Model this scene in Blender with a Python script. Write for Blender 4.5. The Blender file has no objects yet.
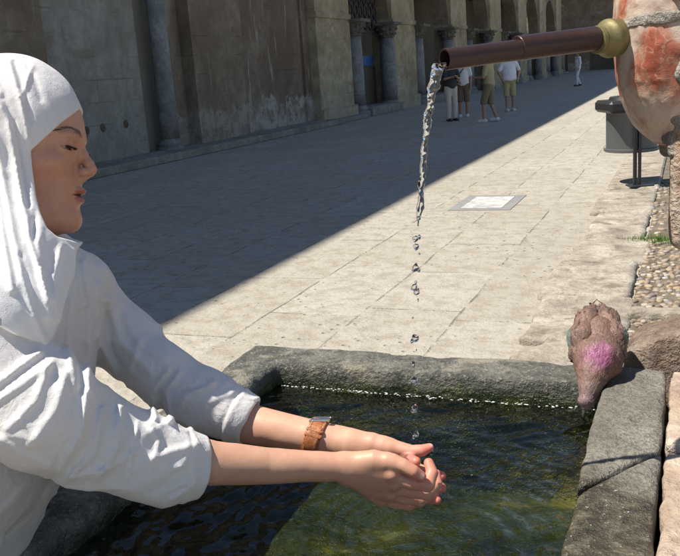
import bpy, math, random
import numpy as np
random.seed(4); rng = np.random.RandomState(7)
SC = bpy.context.scene
COL = SC.collection
# ---------------------------------------------------------------- camera frame
F = 860.; CX, CY = 340., 278.; H = 1.50
TILT = math.radians(13.4); ROLL = 0.072
f0 = np.array([0, math.cos(TILT), -math.sin(TILT)]); u0 = np.array([0, math.sin(TILT), math.cos(TILT)]); r0 = np.array([1., 0, 0])
RT = math.cos(ROLL) * r0 - math.sin(ROLL) * u0
UP = math.cos(ROLL) * u0 + math.sin(ROLL) * r0
CAM = np.array([0, 0, H])
AZ = math.radians(22.5)
DD = np.array([math.sin(AZ), math.cos(AZ), 0]); NN = np.array([DD[1], -DD[0], 0])
def W(x, y, dep):            # a point seen at (x, y) standing dep metres away
    return CAM + (f0 + RT * (x - CX) / F - UP * (y - CY) / F) * dep
def atz(x, y, z):
    d = f0 + RT * (x - CX) / F - UP * (y - CY) / F
    return CAM + d * (z - H) / d[2]
def L(a, b, z=0.): return NN * a + DD * b + np.array([0, 0, z])
def toL(p): p = np.asarray(p); return np.array([p @ NN, p @ DD, p[2]])

# ---------------------------------------------------------------- noise
def _h(i, j, k, s):
    n = (i.astype(np.uint32) * np.uint32(374761393) + j.astype(np.uint32) * np.uint32(668265263) + k.astype(np.uint32) * np.uint32(2147483647 - 77) + np.uint32(s * 974711))
    n = (n ^ (n >> np.uint32(13))) * np.uint32(1274126177)
    n = n ^ (n >> np.uint32(16))
    return (n & np.uint32(0xffff)).astype(np.float32) / 32767.5 - 1
def vn(P, sc=1., s=0):
    q = P * sc + 1000.
    i = np.floor(q).astype(np.int64); f = (q - i).astype(np.float32); f = f * f * f * (f * (f * 6 - 15) + 10)
    a, b, c = i[..., 0], i[..., 1], i[..., 2]; x, y, z = f[..., 0], f[..., 1], f[..., 2]
    def g(da, db, dc): return _h(a + da, b + db, c + dc, s)
    v00 = g(0,0,0)*(1-x)+g(1,0,0)*x; v10 = g(0,1,0)*(1-x)+g(1,1,0)*x
    v01 = g(0,0,1)*(1-x)+g(1,0,1)*x; v11 = g(0,1,1)*(1-x)+g(1,1,1)*x
    v0 = v00*(1-y)+v10*y; v1 = v01*(1-y)+v11*y
    return v0*(1-z)+v1*z
def fbm(P, sc=1., o=3, s=0, gain=.5):
    r = 0; a = 1.; t = 0
    for k in range(o):
        r = r + a * vn(P, sc * 2**k, s + k); t += a; a *= gain
    return r / t

# ---------------------------------------------------------------- signed distance shapes
def ln(v): return np.sqrt((v * v).sum(-1))
def ell(P, c, r, R=None):
    q = P - np.asarray(c)
    if R is not None: q = q @ R
    r = np.asarray(r, float)
    k0 = ln(q / r); k1 = ln(q / (r * r))
    return k0 * (k0 - 1) / np.maximum(k1, 1e-9)
def cap(P, a, b, ra, rb):
    a = np.asarray(a, float); b = np.asarray(b, float); ba = b - a; pa = P - a
    t = np.clip((pa @ ba) / max(ba @ ba, 1e-12), 0, 1)
    return ln(pa - t[..., None] * ba) - (ra + (rb - ra) * t)
def chain(P, pts, rad, k=0.):
    d = None
    for i in range(len(pts) - 1):
        c = cap(P, pts[i], pts[i+1], rad[i], rad[i+1])
        d = c if d is None else (np.minimum(d, c) if k == 0 else smin(d, c, k))
    return d
def box(P, c, hs, R=None, r=0.):
    q = P - np.asarray(c)
    if R is not None: q = q @ R
    q = np.abs(q) - (np.asarray(hs) - r)
    return ln(np.maximum(q, 0)) + np.minimum(q.max(-1), 0) - r
def smin(a, b, k):
    h = np.clip(.5 + .5 * (b - a) / k, 0, 1)
    return b + (a - b) * h - k * h * (1 - h)
def smax(a, b, k): return -smin(-a, -b, k)
def poly2(x, y, pts):        # signed distance to a polygon in a plane
    pts = np.asarray(pts, float); n = len(pts)
    d = np.full(x.shape, 1e9); s = np.ones(x.shape)
    for i in range(n):
        vi = pts[i]; vj = pts[i-1]; ex, ey = vj - vi; wx = x - vi[0]; wy = y - vi[1]
        t = np.clip((wx*ex + wy*ey) / (ex*ex + ey*ey), 0, 1)
        d = np.minimum(d, (wx-ex*t)**2 + (wy-ey*t)**2)
        c1 = y >= vi[1]; c2 = y < vj[1]; c3 = ex*wy > ey*wx
        s = np.where((c1 & c2 & c3) | (~c1 & ~c2 & ~c3), -s, s)
    return s * np.sqrt(d)
def surf(f, lo, hi, h, slack=1.5, bs=12):
    """surface nets of f over the box lo..hi with cell h; f only evaluated in blocks near the surface"""
    lo = np.asarray(lo, float); hi = np.asarray(hi, float)
    nb = np.maximum(1, np.ceil((hi - lo) / (h * bs)).astype(int)); n = nb * bs + 1
    V = np.full(n, 1., np.float32)
    g = np.stack(np.meshgrid(*[(np.arange(k) + .5) * bs * h + lo[i] for i, k in enumerate(nb)], indexing='ij'), -1)
    cv = f(g.reshape(-1, 3)).reshape(nb)
    lim = bs * h * .87 * slack
    near = np.abs(cv) < lim
    V[:-1, :-1, :-1] = np.repeat(np.repeat(np.repeat(cv, bs, 0), bs, 1), bs, 2)
    loc = np.stack(np.meshgrid(*[np.arange(bs + 1)] * 3, indexing='ij'), -1)
    idx = np.argwhere(near)
    CH = 40
    for s in range(0, len(idx), CH):
        ii = idx[s:s+CH] * bs
        G = ii[:, None, None, None, :] + loc[None]
        vals = f((G.reshape(-1, 3) * h + lo)).reshape(G.shape[:-1]).astype(np.float32)
        for m, o in enumerate(ii):
            V[o[0]:o[0]+bs+1, o[1]:o[1]+bs+1, o[2]:o[2]+bs+1] = vals[m]
    # cells outside near blocks may hold a stale neighbour: keep only cells in near blocks
    cellnear = np.repeat(np.repeat(np.repeat(near, bs, 0), bs, 1), bs, 2)
    S = V < 0
    c = [S[i:n[0]-1+i, j:n[1]-1+j, k:n[2]-1+k] for i in (0,1) for j in (0,1) for k in (0,1)]
    anyc = c[0].copy(); allc = c[0].copy()
    for q in c[1:]: anyc |= q; allc &= q
    act = anyc & ~allc & cellnear
    A = np.argwhere(act)
    vid = np.full(act.shape, -1, np.int64); vid[act] = np.arange(len(A))
    acc = np.zeros((len(A), 3)); cnt = np.zeros(len(A))
    for ax in range(3):
        o1, o2 = [q for q in range(3) if q != ax]
        for u in (0, 1):
            for w in (0, 1):
                p = A.copy(); p[:, o1] += u; p[:, o2] += w
                q = p.copy(); q[:, ax] += 1
                v0 = V[tuple(p.T)]; v1 = V[tuple(q.T)]
                m = (v0 < 0) != (v1 < 0)
                t = np.where(m, v0 / np.where(m, v0 - v1, 1), 0)
                pt = p.astype(float); pt[:, ax] += t
                acc[m] += pt[m]; cnt[m] += 1
    verts = acc / np.maximum(cnt, 1)[:, None] * h + lo
    faces = []
    for ax in range(3):
        o1, o2 = [(1, 2), (2, 0), (0, 1)][ax]
        sl0 = [slice(None)] * 3; sl1 = [slice(None)] * 3
        sl0[ax] = slice(0, n[ax]-1); sl1[ax] = slice(1, n[ax])
        m = S[tuple(sl0)] != S[tuple(sl1)]
        E = np.argwhere(m); E = E[(E[:, o1] > 0) & (E[:, o2] > 0) & (E[:, o1] < n[o1]-1) & (E[:, o2] < n[o2]-1)]
        ids = []
        for (u, w) in ((1, 1), (0, 1), (0, 0), (1, 0)):
            q = E.copy(); q[:, o1] -= u; q[:, o2] -= w; ids.append(vid[tuple(q.T)])
        Q = np.stack(ids, 1)
        inside = S[tuple(E.T)]
        Q = np.where(inside[:, None], Q, Q[:, ::-1])
        faces.append(Q[(Q >= 0).all(1)])
    return verts, np.concatenate(faces)
def joinm(parts):
    vs = []; fs = []; o = 0
    for v, f in parts:
        vs.append(v); fs.append(np.asarray(f) + o); o += len(v)
    return np.concatenate(vs), np.concatenate(fs)

# ---------------------------------------------------------------- objects
def tag(o, label=None, cat=None, group=None, kind=None):
    if label: o['label'] = label
    if cat: o['category'] = cat
    if group: o['group'] = group
    if kind: o['kind'] = kind
    return o
def empty(name, loc=(0, 0, 0), rz=0., **k):
    o = bpy.data.objects.new(name, None); COL.objects.link(o); o.empty_display_size = .1
    o.location = loc; o.rotation_euler = (0, 0, rz)
    return tag(o, **k)
def mobj(name, v, f, mat, parent=None, smooth=True, col=None, rz=0., loc=(0, 0, 0), world=False, **k):
    me = bpy.data.meshes.new(name)
    v = np.asarray(v, float)
    if isinstance(f, np.ndarray):
        nf, m = f.shape
        me.vertices.add(len(v)); me.vertices.foreach_set('co', v.astype(np.float32).ravel())
        me.loops.add(nf * m); me.loops.foreach_set('vertex_index', f.astype(np.int32).ravel())
        me.polygons.add(nf); me.polygons.foreach_set('loop_start', np.arange(nf, dtype=np.int32) * m)
        me.update(calc_edges=True); me.validate()
    else:
        me.from_pydata(v.tolist(), [], f)
    me.polygons.foreach_set('use_smooth', np.full(len(me.polygons), smooth))
    if col is not None:
        at = me.color_attributes.new('tint', 'FLOAT_COLOR', 'POINT')
        c4 = np.ones((len(v), 4), np.float32); c4[:, :3] = col
        at.data.foreach_set('color', c4.ravel())
    if isinstance(mat, (list, tuple)):
        for m_ in mat: me.materials.append(m_)
    else: me.materials.append(mat)
    me.update()
    o = bpy.data.objects.new(name, me); COL.objects.link(o)
    o.location = loc; o.rotation_euler = (0, 0, rz)
    if parent is not None:
        o.parent = parent
        if world:      # vertices given in world space
            bpy.context.view_layer.update()
            o.matrix_parent_inverse = parent.matrix_world.inverted()
    return tag(o, **k)
def copy_tree(o, parent=None):
    c = o.copy(); COL.objects.link(c); c.parent = parent
    for ch in [x for x in bpy.data.objects if x.parent == o]: copy_tree(ch, c)
    return c
class MB:
    def __init__(s): s.v = []; s.f = []
    def box(s, lo, hi, bev=0.):
        lo = np.array(lo, float); hi = np.array(hi, float)
        if bev <= 0:
            o = len(s.v)
            for z in (lo[2], hi[2]):
                for x, y in ((lo[0], lo[1]), (hi[0], lo[1]), (hi[0], hi[1]), (lo[0], hi[1])): s.v.append((x, y, z))
            s.f += [(o+3, o+2, o+1, o), (o+4, o+5, o+6, o+7)] + [(o+i, o+(i+1) % 4, o+4+(i+1) % 4, o+4+i) for i in range(4)]
        else:   # chamfered box
            P = []
            o = len(s.v); c = (lo + hi) / 2; h = (hi - lo) / 2; idx = {}
            for sx in (-1, 1):
                for sy in (-1, 1):
                    for sz in (-1, 1):
                        for ax in range(3):
                            p = np.array([sx, sy, sz]) * (h - bev); p[ax] = (sx, sy, sz)[ax] * h[ax]
                            idx[(sx, sy, sz, ax)] = len(s.v); s.v.append(tuple(c + p))
            I = idx
            for ax in range(3):
                a1, a2 = (ax + 1) % 3, (ax + 2) % 3
                for sg in (-1, 1):
                    q = []
                    for (u, w) in ((-1, -1), (1, -1), (1, 1), (-1, 1)):
                        k = [0, 0, 0]; k[ax] = sg; k[a1] = u; k[a2] = w; q.append(I[(*k, ax)])
                    s.f.append(tuple(q if sg > 0 else q[::-1]))
                # edges parallel to ax
                for u in (-1, 1):
                    for w in (-1, 1):
                        k0 = [0]*3; k1 = [0]*3; k0[ax] = -1; k1[ax] = 1
                        for k in (k0, k1): k[a1] = u; k[a2] = w
                        q = [I[(*k0, a1)], I[(*k1, a1)], I[(*k1, a2)], I[(*k0, a2)]]
                        s.f.append(tuple(q if u * w < 0 else q[::-1]))
            for sx in (-1, 1):
                for sy in (-1, 1):
                    for sz in (-1, 1):
                        q = [I[(sx, sy, sz, 0)], I[(sx, sy, sz, 1)], I[(sx, sy, sz, 2)]]
                        s.f.append(tuple(q if sx*sy*sz > 0 else q[::-1]))
        return s
    def lathe(s, prof, c=(0, 0, 0), n=24, ax=None, squash=1.):   # prof: (radius, height)
        o = len(s.v); c = np.array(c, float)
        e3 = np.array([0, 0, 1.]) if ax is None else np.array(ax, float) / np.linalg.norm(ax)
        e1 = np.cross([0, 1., 0] if abs(e3[1]) < .9 else [1., 0, 0], e3); e1 /= np.linalg.norm(e1); e2 = np.cross(e3, e1)
        for r, z in prof:
            for i in range(n):
                t = 2*math.pi*i/n
                s.v.append(tuple(c + e1*r*math.cos(t) + e2*r*math.sin(t)*squash + e3*z))
        for j in range(len(prof)-1):
            for i in range(n):
                a = o+j*n+i; b = o+j*n+(i+1) % n
                s.f.append((a, b, b+n, a+n))
        s.f.append(tuple(o+i for i in range(n))[::-1]); s.f.append(tuple(o+(len(prof)-1)*n+i for i in range(n)))
        return s
    def tube(s, pts, rad, n=8, cap_=True):
        pts = [np.array(p, float) for p in pts]; o = len(s.v)
        if not hasattr(rad, '__len__'): rad = [rad]*len(pts)
        t0 = pts[1]-pts[0]; e = np.cross(t0, [0, 0, 1.] if abs(t0[2]) < .9*np.linalg.norm(t0) else [1., 0, 0]); e /= np.linalg.norm(e)
        for i, p in enumerate(pts):
            t = pts[min(i+1, len(pts)-1)]-pts[max(i-1, 0)]; t /= np.linalg.norm(t)
            e = e - t*(e @ t); e /= np.linalg.norm(e); g = np.cross(t, e)
            for k in range(n):
                q = 2*math.pi*k/n; s.v.append(tuple(p+(e*math.cos(q)+g*math.sin(q))*rad[i]))
        for j in range(len(pts)-1):
            for k in range(n):
                a = o+j*n+k; b = o+j*n+(k+1) % n; s.f.append((a, b, b+n, a+n))
        if cap_:
            s.f.append(tuple(o+i for i in range(n))[::-1]); s.f.append(tuple(o+(len(pts)-1)*n+i for i in range(n)))
        return s
    def obj(s, name, mat, parent=None, smooth=False, **k):
        o = mobj(name, s.v, s.f, mat, parent, smooth=smooth, **k); return o
def auto_smooth(o, deg=40):
    me = o.data; me.polygons.foreach_set('use_smooth', np.full(len(me.polygons), True))
    import bmesh
    bm = bmesh.new(); bm.from_mesh(me)
    for e in bm.edges:
        if len(e.link_faces) == 2 and e.calc_face_angle(0) > math.radians(deg): e.smooth = False
    bm.to_mesh(me); bm.free(); return o

# ---------------------------------------------------------------- materials
class NT:
    def __init__(s, name):
        s.m = bpy.data.materials.new(name); s.m.use_nodes = True; s.t = s.m.node_tree; s.t.nodes.clear()
        s.out = s.n('ShaderNodeOutputMaterial')
    def n(s, typ, ins=None, **kw):
        x = s.t.nodes.new(typ)
        for k, v in kw.items(): setattr(x, k, v)
        for k, v in (ins or {}).items():
            if isinstance(v, bpy.types.NodeSocket): s.t.links.new(v, x.inputs[k])
            elif v is not None: x.inputs[k].default_value = v
        return x
    def co(s, kind='Object', scale=(1, 1, 1), rot=(0, 0, 0)):
        c = s.n('ShaderNodeTexCoord')
        return s.n('ShaderNodeMapping', {'Vector': c.outputs[kind], 'Scale': scale, 'Rotation': rot}).outputs[0]
    def noise(s, vec, scale=5, detail=4, rough=.55, dist=0.):
        return s.n('ShaderNodeTexNoise', {'Vector': vec, 'Scale': scale, 'Detail': detail, 'Roughness': rough, 'Distortion': dist}).outputs[0]
    def vor(s, vec, scale=5, feature='F1', out='Distance', rnd=1.):
        return s.n('ShaderNodeTexVoronoi', {'Vector': vec, 'Scale': scale, 'Randomness': rnd}, feature=feature).outputs[out]
    def ramp(s, fac, stops, interp='LINEAR'):
        r = s.n('ShaderNodeValToRGB', {'Fac': fac}); cr = r.color_ramp; cr.interpolation = interp
        while len(cr.elements) < len(stops): cr.elements.new(.5)
        for e, (p, c) in zip(cr.elements, stops):
            e.position = p; e.color = (*c, 1) if hasattr(c, '__len__') else (c, c, c, 1)
        return r.outputs[0]
    def mix(s, fac, a, b, mode='MIX'):
        def c4(v): return v if isinstance(v, bpy.types.NodeSocket) else ((*v, 1) if hasattr(v, '__len__') else (v, v, v, 1))
        x = s.n('ShaderNodeMix', data_type='RGBA', blend_type=mode)
        for i, v in ((0, fac), (6, c4(a)), (7, c4(b))):
            if isinstance(v, bpy.types.NodeSocket): s.t.links.new(v, x.inputs[i])
            else: x.inputs[i].default_value = v
        return x.outputs[2]
    def math(s, op, a, b=0., c=None, clamp=False):
        x = s.n('ShaderNodeMath', operation=op, use_clamp=clamp)
        for i, v in enumerate((a, b, c)):
            if v is None: continue
            if isinstance(v, bpy.types.NodeSocket): s.t.links.new(v, x.inputs[i])
            else: x.inputs[i].default_value = v
        return x.outputs[0]
    def sep(s, vec): return s.n('ShaderNodeSeparateXYZ', {0: vec}).outputs
    def bump(s, h, dist=.01, strength=1., normal=None):
        return s.n('ShaderNodeBump', {'Height': h, 'Distance': dist, 'Strength': strength, 'Normal': normal}).outputs[0]
    def bsdf(s, col, rough=.8, normal=None, spec=.4, **kw):
        ins = {'Base Color': col if isinstance(col, bpy.types.NodeSocket) else (*col, 1), 'Roughness': rough, 'Normal': normal, 'Specular IOR Level': spec}
        for k, v in kw.items(): ins[k.replace('_', ' ')] = v
        return s.n('ShaderNodeBsdfPrincipled', ins).outputs[0]
    def done(s, sh): s.t.links.new(sh, s.out.inputs[0]); return s.m
def stone(name, cs, sc=4., bump=.006, rough=.85, fine=60., tint=None, wet=None, spec=.3, stain=None):
    """mottled weathered stone: cs = dark, mid, light; wet = (z, colour) darkens below a level; stain = colour of patches"""
    t = NT(name); v = t.co()
    a = t.noise(v, sc, 6, .65, .6); b = t.noise(v, sc * 6.3, 5, .7); c = t.noise(v, fine, 3, .7)
    col = t.ramp(a, [(.3, cs[0]), (.5, cs[1]), (.68, cs[2])])
    col = t.mix(t.math('MULTIPLY', t.ramp(b, [(.38, 1.), (.55, 0.)]), .55), col, cs[0])
    col = t.mix(t.math('MULTIPLY', t.ramp(c, [(.55, 0.), (.75, 1.)]), .45), col, cs[2])
    if stain: col = t.mix(t.math('MULTIPLY', t.ramp(t.noise(v, sc * 1.7, 5, .6), [(.55, 0.), (.66, 1.)]), .8), col, stain)
    r = rough
    if wet:
        z = t.sep(v)[2]; zz = t.math('ADD', z, t.math('MULTIPLY', t.noise(v, 14, 4), -.05))
        w = t.ramp(t.math('MULTIPLY', t.math('SUBTRACT', wet[0], zz), 25., clamp=True), [(0., 0.), (1., 1.)])
        col = t.mix(w, col, t.mix(t.noise(v, 40, 4), [q*.5 for q in wet[1]], wet[1]))
        r = t.math('SUBTRACT', rough, t.math('MULTIPLY', w, rough - .3))
    if tint: col = t.mix(1., col, tint, 'MULTIPLY')
    pits = t.ramp(t.vor(v, fine * .7), [(.0, 0.), (.25, 1.)])
    h = t.math('ADD', t.math('MULTIPLY', b, 1.), t.math('MULTIPLY', c, .35)); h = t.math('ADD', h, t.math('MULTIPLY', pits, .2))
    return t.done(t.bsdf(col, r, t.bump(h, bump), spec))
def plain(name, col, rough=.6, metallic=0., var=.12, scale=30., bump=0., spec=.5, **kw):
    t = NT(name); v = t.co(); n = t.noise(v, scale, 5, .6)
    c = t.mix(n, [q*(1-var) for q in col], [min(1, q*(1+var)) for q in col])
    rr = t.math('ADD', rough - .08, t.math('MULTIPLY', n, .16))
    return t.done(t.bsdf(c, rr, t.bump(n, bump) if bump else None, spec, Metallic=metallic, **kw))
# ================================================================ camera, light
cam = bpy.data.cameras.new('camera'); co = bpy.data.objects.new('camera', cam); COL.objects.link(co)
cam.sensor_fit = 'HORIZONTAL'; cam.sensor_width = 36; cam.lens = 36 * F / 680; cam.clip_end = 2000; cam.clip_start = .05
from mathutils import Matrix, Vector
M = Matrix.Identity(4)
for i in range(3): M[i][0] = RT[i]; M[i][1] = UP[i]; M[i][2] = -f0[i]; M[i][3] = CAM[i]
co.matrix_world = M; SC.camera = co
SUN = np.array([-.46, -.08, .885]); SUN /= np.linalg.norm(SUN)
w = bpy.data.worlds.new('World'); SC.world = w; w.use_nodes = True; wt = w.node_tree
bg = wt.nodes['Background']; sk = wt.nodes.new('ShaderNodeTexSky'); sk.sky_type = 'NISHITA'; sk.sun_disc = False
sk.sun_elevation = math.asin(SUN[2]); sk.sun_rotation = math.atan2(SUN[0], SUN[1]); sk.dust_density = .2; sk.air_density = 1.
wt.links.new(sk.outputs[0], bg.inputs[0]); bg.inputs[1].default_value = .080
sl = bpy.data.lights.new('sun', 'SUN'); sl.energy = 5.; sl.angle = math.radians(.53); sl.color = (1., .93, .82)
so = bpy.data.objects.new('sun', sl); COL.objects.link(so)
so.rotation_euler = Vector(SUN).to_track_quat('Z', 'Y').to_euler(); so.location = (0, 0, 20)
SC.view_settings.view_transform = 'Standard'; SC.view_settings.look = 'None'; SC.view_settings.gamma = 1; SC.view_settings.exposure = .62
SC.view_settings.use_curve_mapping = False
cy = SC.cycles; SC.render.engine = 'CYCLES'; cy.max_bounces = 8; cy.transmission_bounces = 8; cy.transparent_max_bounces = 12
cy.sample_clamp_indirect = 4.

# ================================================================ ground
t = NT('worn_paving'); v = t.co()
wob = t.n('ShaderNodeTexNoise', {'Vector': v, 'Scale': 1.3, 'Detail': 3}).outputs[1]
vv = t.n('ShaderNodeVectorMath', {0: v, 1: t.n('ShaderNodeVectorMath', {0: wob, 1: (.05, .05, 0)}, operation='MULTIPLY').outputs[0]}, operation='ADD').outputs[0]
rot = t.n('ShaderNodeMapping', {'Vector': vv, 'Rotation': (0, 0, math.radians(90)), 'Location': (0, 0.02, 0)}).outputs[0]
br = t.n('ShaderNodeTexBrick', {'Vector': rot, 'Color1': (.40, .40, .40, 1), 'Color2': (.58, .58, .58, 1), 'Mortar': (.5, .5, .5, 1), 'Scale': 1., 'Mortar Size': .008,
        'Mortar Smooth': .3, 'Brick Width': 1.45, 'Row Height': .62, 'Bias': 0.}, offset=.37, squash=.7, squash_frequency=3)
slab = t.ramp(br.outputs[0], [(.3, (.30, .275, .232)), (.47, (.38, .355, .305)), (.65, (.45, .43, .385))])
n1 = t.noise(v, .8, 5, .6, .4); n2 = t.noise(v, 7, 6, .68); n3 = t.noise(v, 45, 4, .7)
c = t.mix(t.ramp(n1, [(.35, .6), (.7, 0.)]), slab, (.345, .315, .26))
c = t.mix(t.math('MULTIPLY', t.ramp(n2, [(.40, 1.), (.54, 0.)]), .55), c, (.25, .215, .165))
c = t.mix(t.math('MULTIPLY', t.ramp(n3, [(.5, 0.), (.75, 1.)]), .4), c, (.54, .51, .45))
gap = t.ramp(t.noise(v, 2.1, 5, .7), [(.46, .0), (.6, 1.)])
mort = t.math('MULTIPLY', br.outputs[1], gap)
pit = t.math('MULTIPLY', t.ramp(t.vor(vv, 11., rnd=1.), [(.0, 1.), (.2, 0.)]), t.ramp(n1, [(.42, 0.), (.55, 1.)]))
c = t.mix(t.math('MULTIPLY', mort, .62), c, (.10, .085, .065))
c = t.mix(t.math('MULTIPLY', pit, .55), c, (.16, .135, .10))
h = t.math('SUBTRACT', t.math('ADD', t.math('MULTIPLY', n2, 1.), t.math('MULTIPLY', n3, .3)), t.math('ADD', t.math('MULTIPLY', mort, 1.3), t.math('MULTIPLY', pit, .8)))
h = t.math('ADD', h, t.math('MULTIPLY', n1, 2.5))
M_ground = t.done(t.bsdf(c, .86, t.bump(h, .035, .8), .3))
RZ = -AZ
gm = MB(); gm.v += [(-400, -400, 0), (400, -400, 0), (400, 400, 0), (-400, 400, 0)]; gm.f += [(0, 1, 2, 3)]
gm.obj('ground', M_ground, rz=RZ, kind='structure')

# ================================================================ arcade along the left
WA = -10.3
def wallb(x, y, off=WA):
    d = f0 + RT*(x-CX)/F - UP*(y-CY)/F; k = (off - NN @ CAM) / (NN @ d); p = CAM + k*d; return float(p @ DD), float(p[2])
def facade_mat(name, cs, drip, low=.9, dripc=(.44, .41, .36)):
    t = NT(name); v = t.co(); x, y, z = t.sep(v)
    a = t.noise(v, .7, 6, .62, .5); b = t.noise(v, 3.5, 6, .7); c = t.noise(v, 22, 5, .75)
    col = t.ramp(a, [(.32, cs[0]), (.5, cs[1]), (.68, cs[2])])
    col = t.mix(t.math('MULTIPLY', t.ramp(b, [(.4, 1.), (.58, 0.)]), .6), col, cs[0])
    col = t.mix(t.math('MULTIPLY', t.ramp(c, [(.5, 0.), (.7, 1.)]), .35), col, cs[2])
    # fallen plaster low on the wall
    zz = t.math('ADD', z, t.math('MULTIPLY', t.noise(v, 1.6, 6, .7), -1.7))
    lowm = t.math('MULTIPLY', t.ramp(zz, [(.0, 1.), (.06, 0.)]), t.ramp(t.noise(v, 2.4, 6, .75), [(.42, .2), (.55, 1.)]))
    col = t.mix(t.math('MULTIPLY', lowm, low), col, dripc)
    col = t.mix(t.math('MULTIPLY', t.ramp(t.noise(v, 1.1, 6, .7, 1.), [(.56, 0.), (.66, 1.)]), .5), col, (.19, .15, .10))
    sv = t.co('Object', (1., 1.6, .16))
    st = t.ramp(t.noise(sv, 3.2, 5, .65), [(.60, 0.), (.68, 1.)])
    col = t.mix(t.math('MULTIPLY', st, drip), col, dripc)
    # faint courses of blocks
    bb = t.n('ShaderNodeTexBrick', {'Vector': t.n('ShaderNodeCombineXYZ', {0: y, 1: z}).outputs[0], 'Scale': 1., 'Mortar Size': .012, 'Brick Width': .95, 'Row Height': .42, 'Mortar Smooth': .5}, offset=.5)
    m = t.math('MULTIPLY', bb.outputs[1], t.ramp(t.noise(v, .9, 4), [(.5, 0.), (.66, .3)]))
    col = t.mix(m, col, [q*.5 for q in cs[0]])
    h = t.math('SUBTRACT', t.math('ADD', b, t.math('MULTIPLY', c, .5)), m)
    return t.done(t.bsdf(col, .92, t.bump(h, .05), .2))
M_wall = facade_mat('brown_plaster_wall', [(.165, .125, .088), (.25, .20, .145), (.34, .29, .225)], .25, .55)
M_panel = facade_mat('grey_plaster_infill', [(.22, .205, .17), (.31, .295, .255), (.38, .365, .32)], .15, .2, (.22, .20, .17))
M_panel2 = facade_mat('stained_plaster_infill', [(.15, .105, .075), (.215, .165, .12), (.28, .235, .18)], .75, .9)
M_pier = facade_mat('yellow_stone_pier', [(.25, .20, .12), (.40, .335, .22), (.52, .45, .31)], .1, .3)
M_column = stone('grey_marble_column', [(.12, .12, .115), (.20, .20, .195), (.28, .275, .265)], 2.5, .01, .6, 20)
M_capital = stone('carved_dark_capital', [(.09, .08, .065), (.16, .14, .115), (.25, .22, .18)], 6, .03, .8, 18)
M_step = stone('worn_step', [(.16, .14, .115), (.25, .225, .19), (.34, .31, .265)], 2.2, .02, .9, 15)
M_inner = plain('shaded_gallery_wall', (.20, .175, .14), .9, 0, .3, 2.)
M_door = plain('dark_wooden_door', (.07, .05, .035), .7, 0, .3, 12)
M_iron = plain('dark_iron', (.035, .033, .032), .5, .6, .2, 30)
HT = 15.25  # unseen upper wall made taller than real so its shadow edge lands right
bld = empty('arcade_building', tuple(L(WA, 30, 0)), RZ, label='long weathered stone arcade in shade with walled-up bays and columns, left of the courtyard', cat='building')
def B(m, name, mat, parent=bld, smooth=False, **k):     # local (a, b, z) -> relative to building origin
    m.v = [(x-WA, y-30, z) for x, y, z in m.v]; return m.obj(name, mat, parent, smooth, **k)
def arch_strip(m, b0, b1, z0, zr, a0, a1, top=HT, n=18, shoe=.25):
    """wall over an arched opening from b0 to b1; springing z0, rise zr"""
    c = (b0+b1)/2; r = (b1-b0)/2
    prev = None
    for i in range(n+1):
        th = math.pi * i / n; y = c - r*math.cos(th); z = z0 + zr*math.sin(th)
        if prev:
            o = len(m.v)
            for (yy, z_) in (prev, (y, z)):
                for a in (a0, a1): m.v += [(a, yy, z_), (a, yy, top)]
            # 0 a0 lo,1 a0 hi,2 a1 lo,3 a1 hi,4..7
            m.f += [(o+2, o+6, o+7, o+3), (o, o+1, o+5, o+4), (o, o+4, o+6, o+2), (o+1, o+3, o+7, o+5)]
        prev = (y, z)
TH = .7
piers = [(24.1, 26.9), (31.3, 34.2), (40.0, 43.0), (48.6, 51.6), (57.2, 60.2), (65.8, 68.8), (74.4, 77.4)]
m = MB()
m.box((WA-TH, -25, 0), (WA+.05, 12.35, HT)); m.box((WA-TH, 17.15, 0), (WA+.06, 19.55, HT))
m.box((WA-TH, 16.1, 0), (WA-.25, 17.15, HT)); m.box((WA-TH, 12.35, 5.6), (WA+.02, 16.1, HT)); m.box((WA-TH, 19.55, 5.4), (WA+.03, 24.1, HT))
ops = [(26.9, 31.3)] + [(piers[i][1], piers[i+1][0]) for i in range(1, len(piers)-1)]
for b0, b1 in ops: arch_strip(m, b0, b1, 3.15, (b1-b0)/2*.95, WA-TH, WA)
B(m, 'wall', M_wall)
m = MB(); m.box((WA-TH, 12.35, 0), (WA-.12, 15.3, 5.6), 0); m.box((WA-.12, 12.37, .2), (WA-.02, 12.9, 5.5)); B(m, 'infill_panel', M_panel, label='grey plastered infill panel with three small holes')
m = MB(); m.box((WA-TH+.01, 15.3, 0), (WA-.3, 16.1, 5.6)); B(m, 'niche_back', M_inner)
m = MB(); m.box((WA-TH, 19.55, 0), (WA-.14, 24.1, 5.4)); m.box((WA-.14, 19.6, .1), (WA-.05, 19.78, 5.3)); m.box((WA-.14, 23.5, .1), (WA-.07, 23.62, 5.3)); B(m, 'infill_panel', M_panel2, label='brown infill panel with pale drips of lost plaster')
for yb in (13.35, 13.85, 14.6):
    m = MB(); c0 = (WA-.118, yb, .78 + (yb-13.3)*.02); m.lathe([(.085, 0), (.08, .006), (.05, .010), (.0, .012)], c0, 9, (1, 0, 0)); B(m, 'drain_hole', M_door)
for b0, b1 in piers:
    m = MB(); m.box((WA-TH, b0, 0), (WA+.12, b1, HT-.01), 0); m.box((WA-.02, b0-.06, 0), (WA+.22, b1+.06, .45)); m.box((WA-TH, b0-.04, 3.12), (WA+.17, b1+.04, 3.28)); B(m, 'pier', M_pier)
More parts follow.
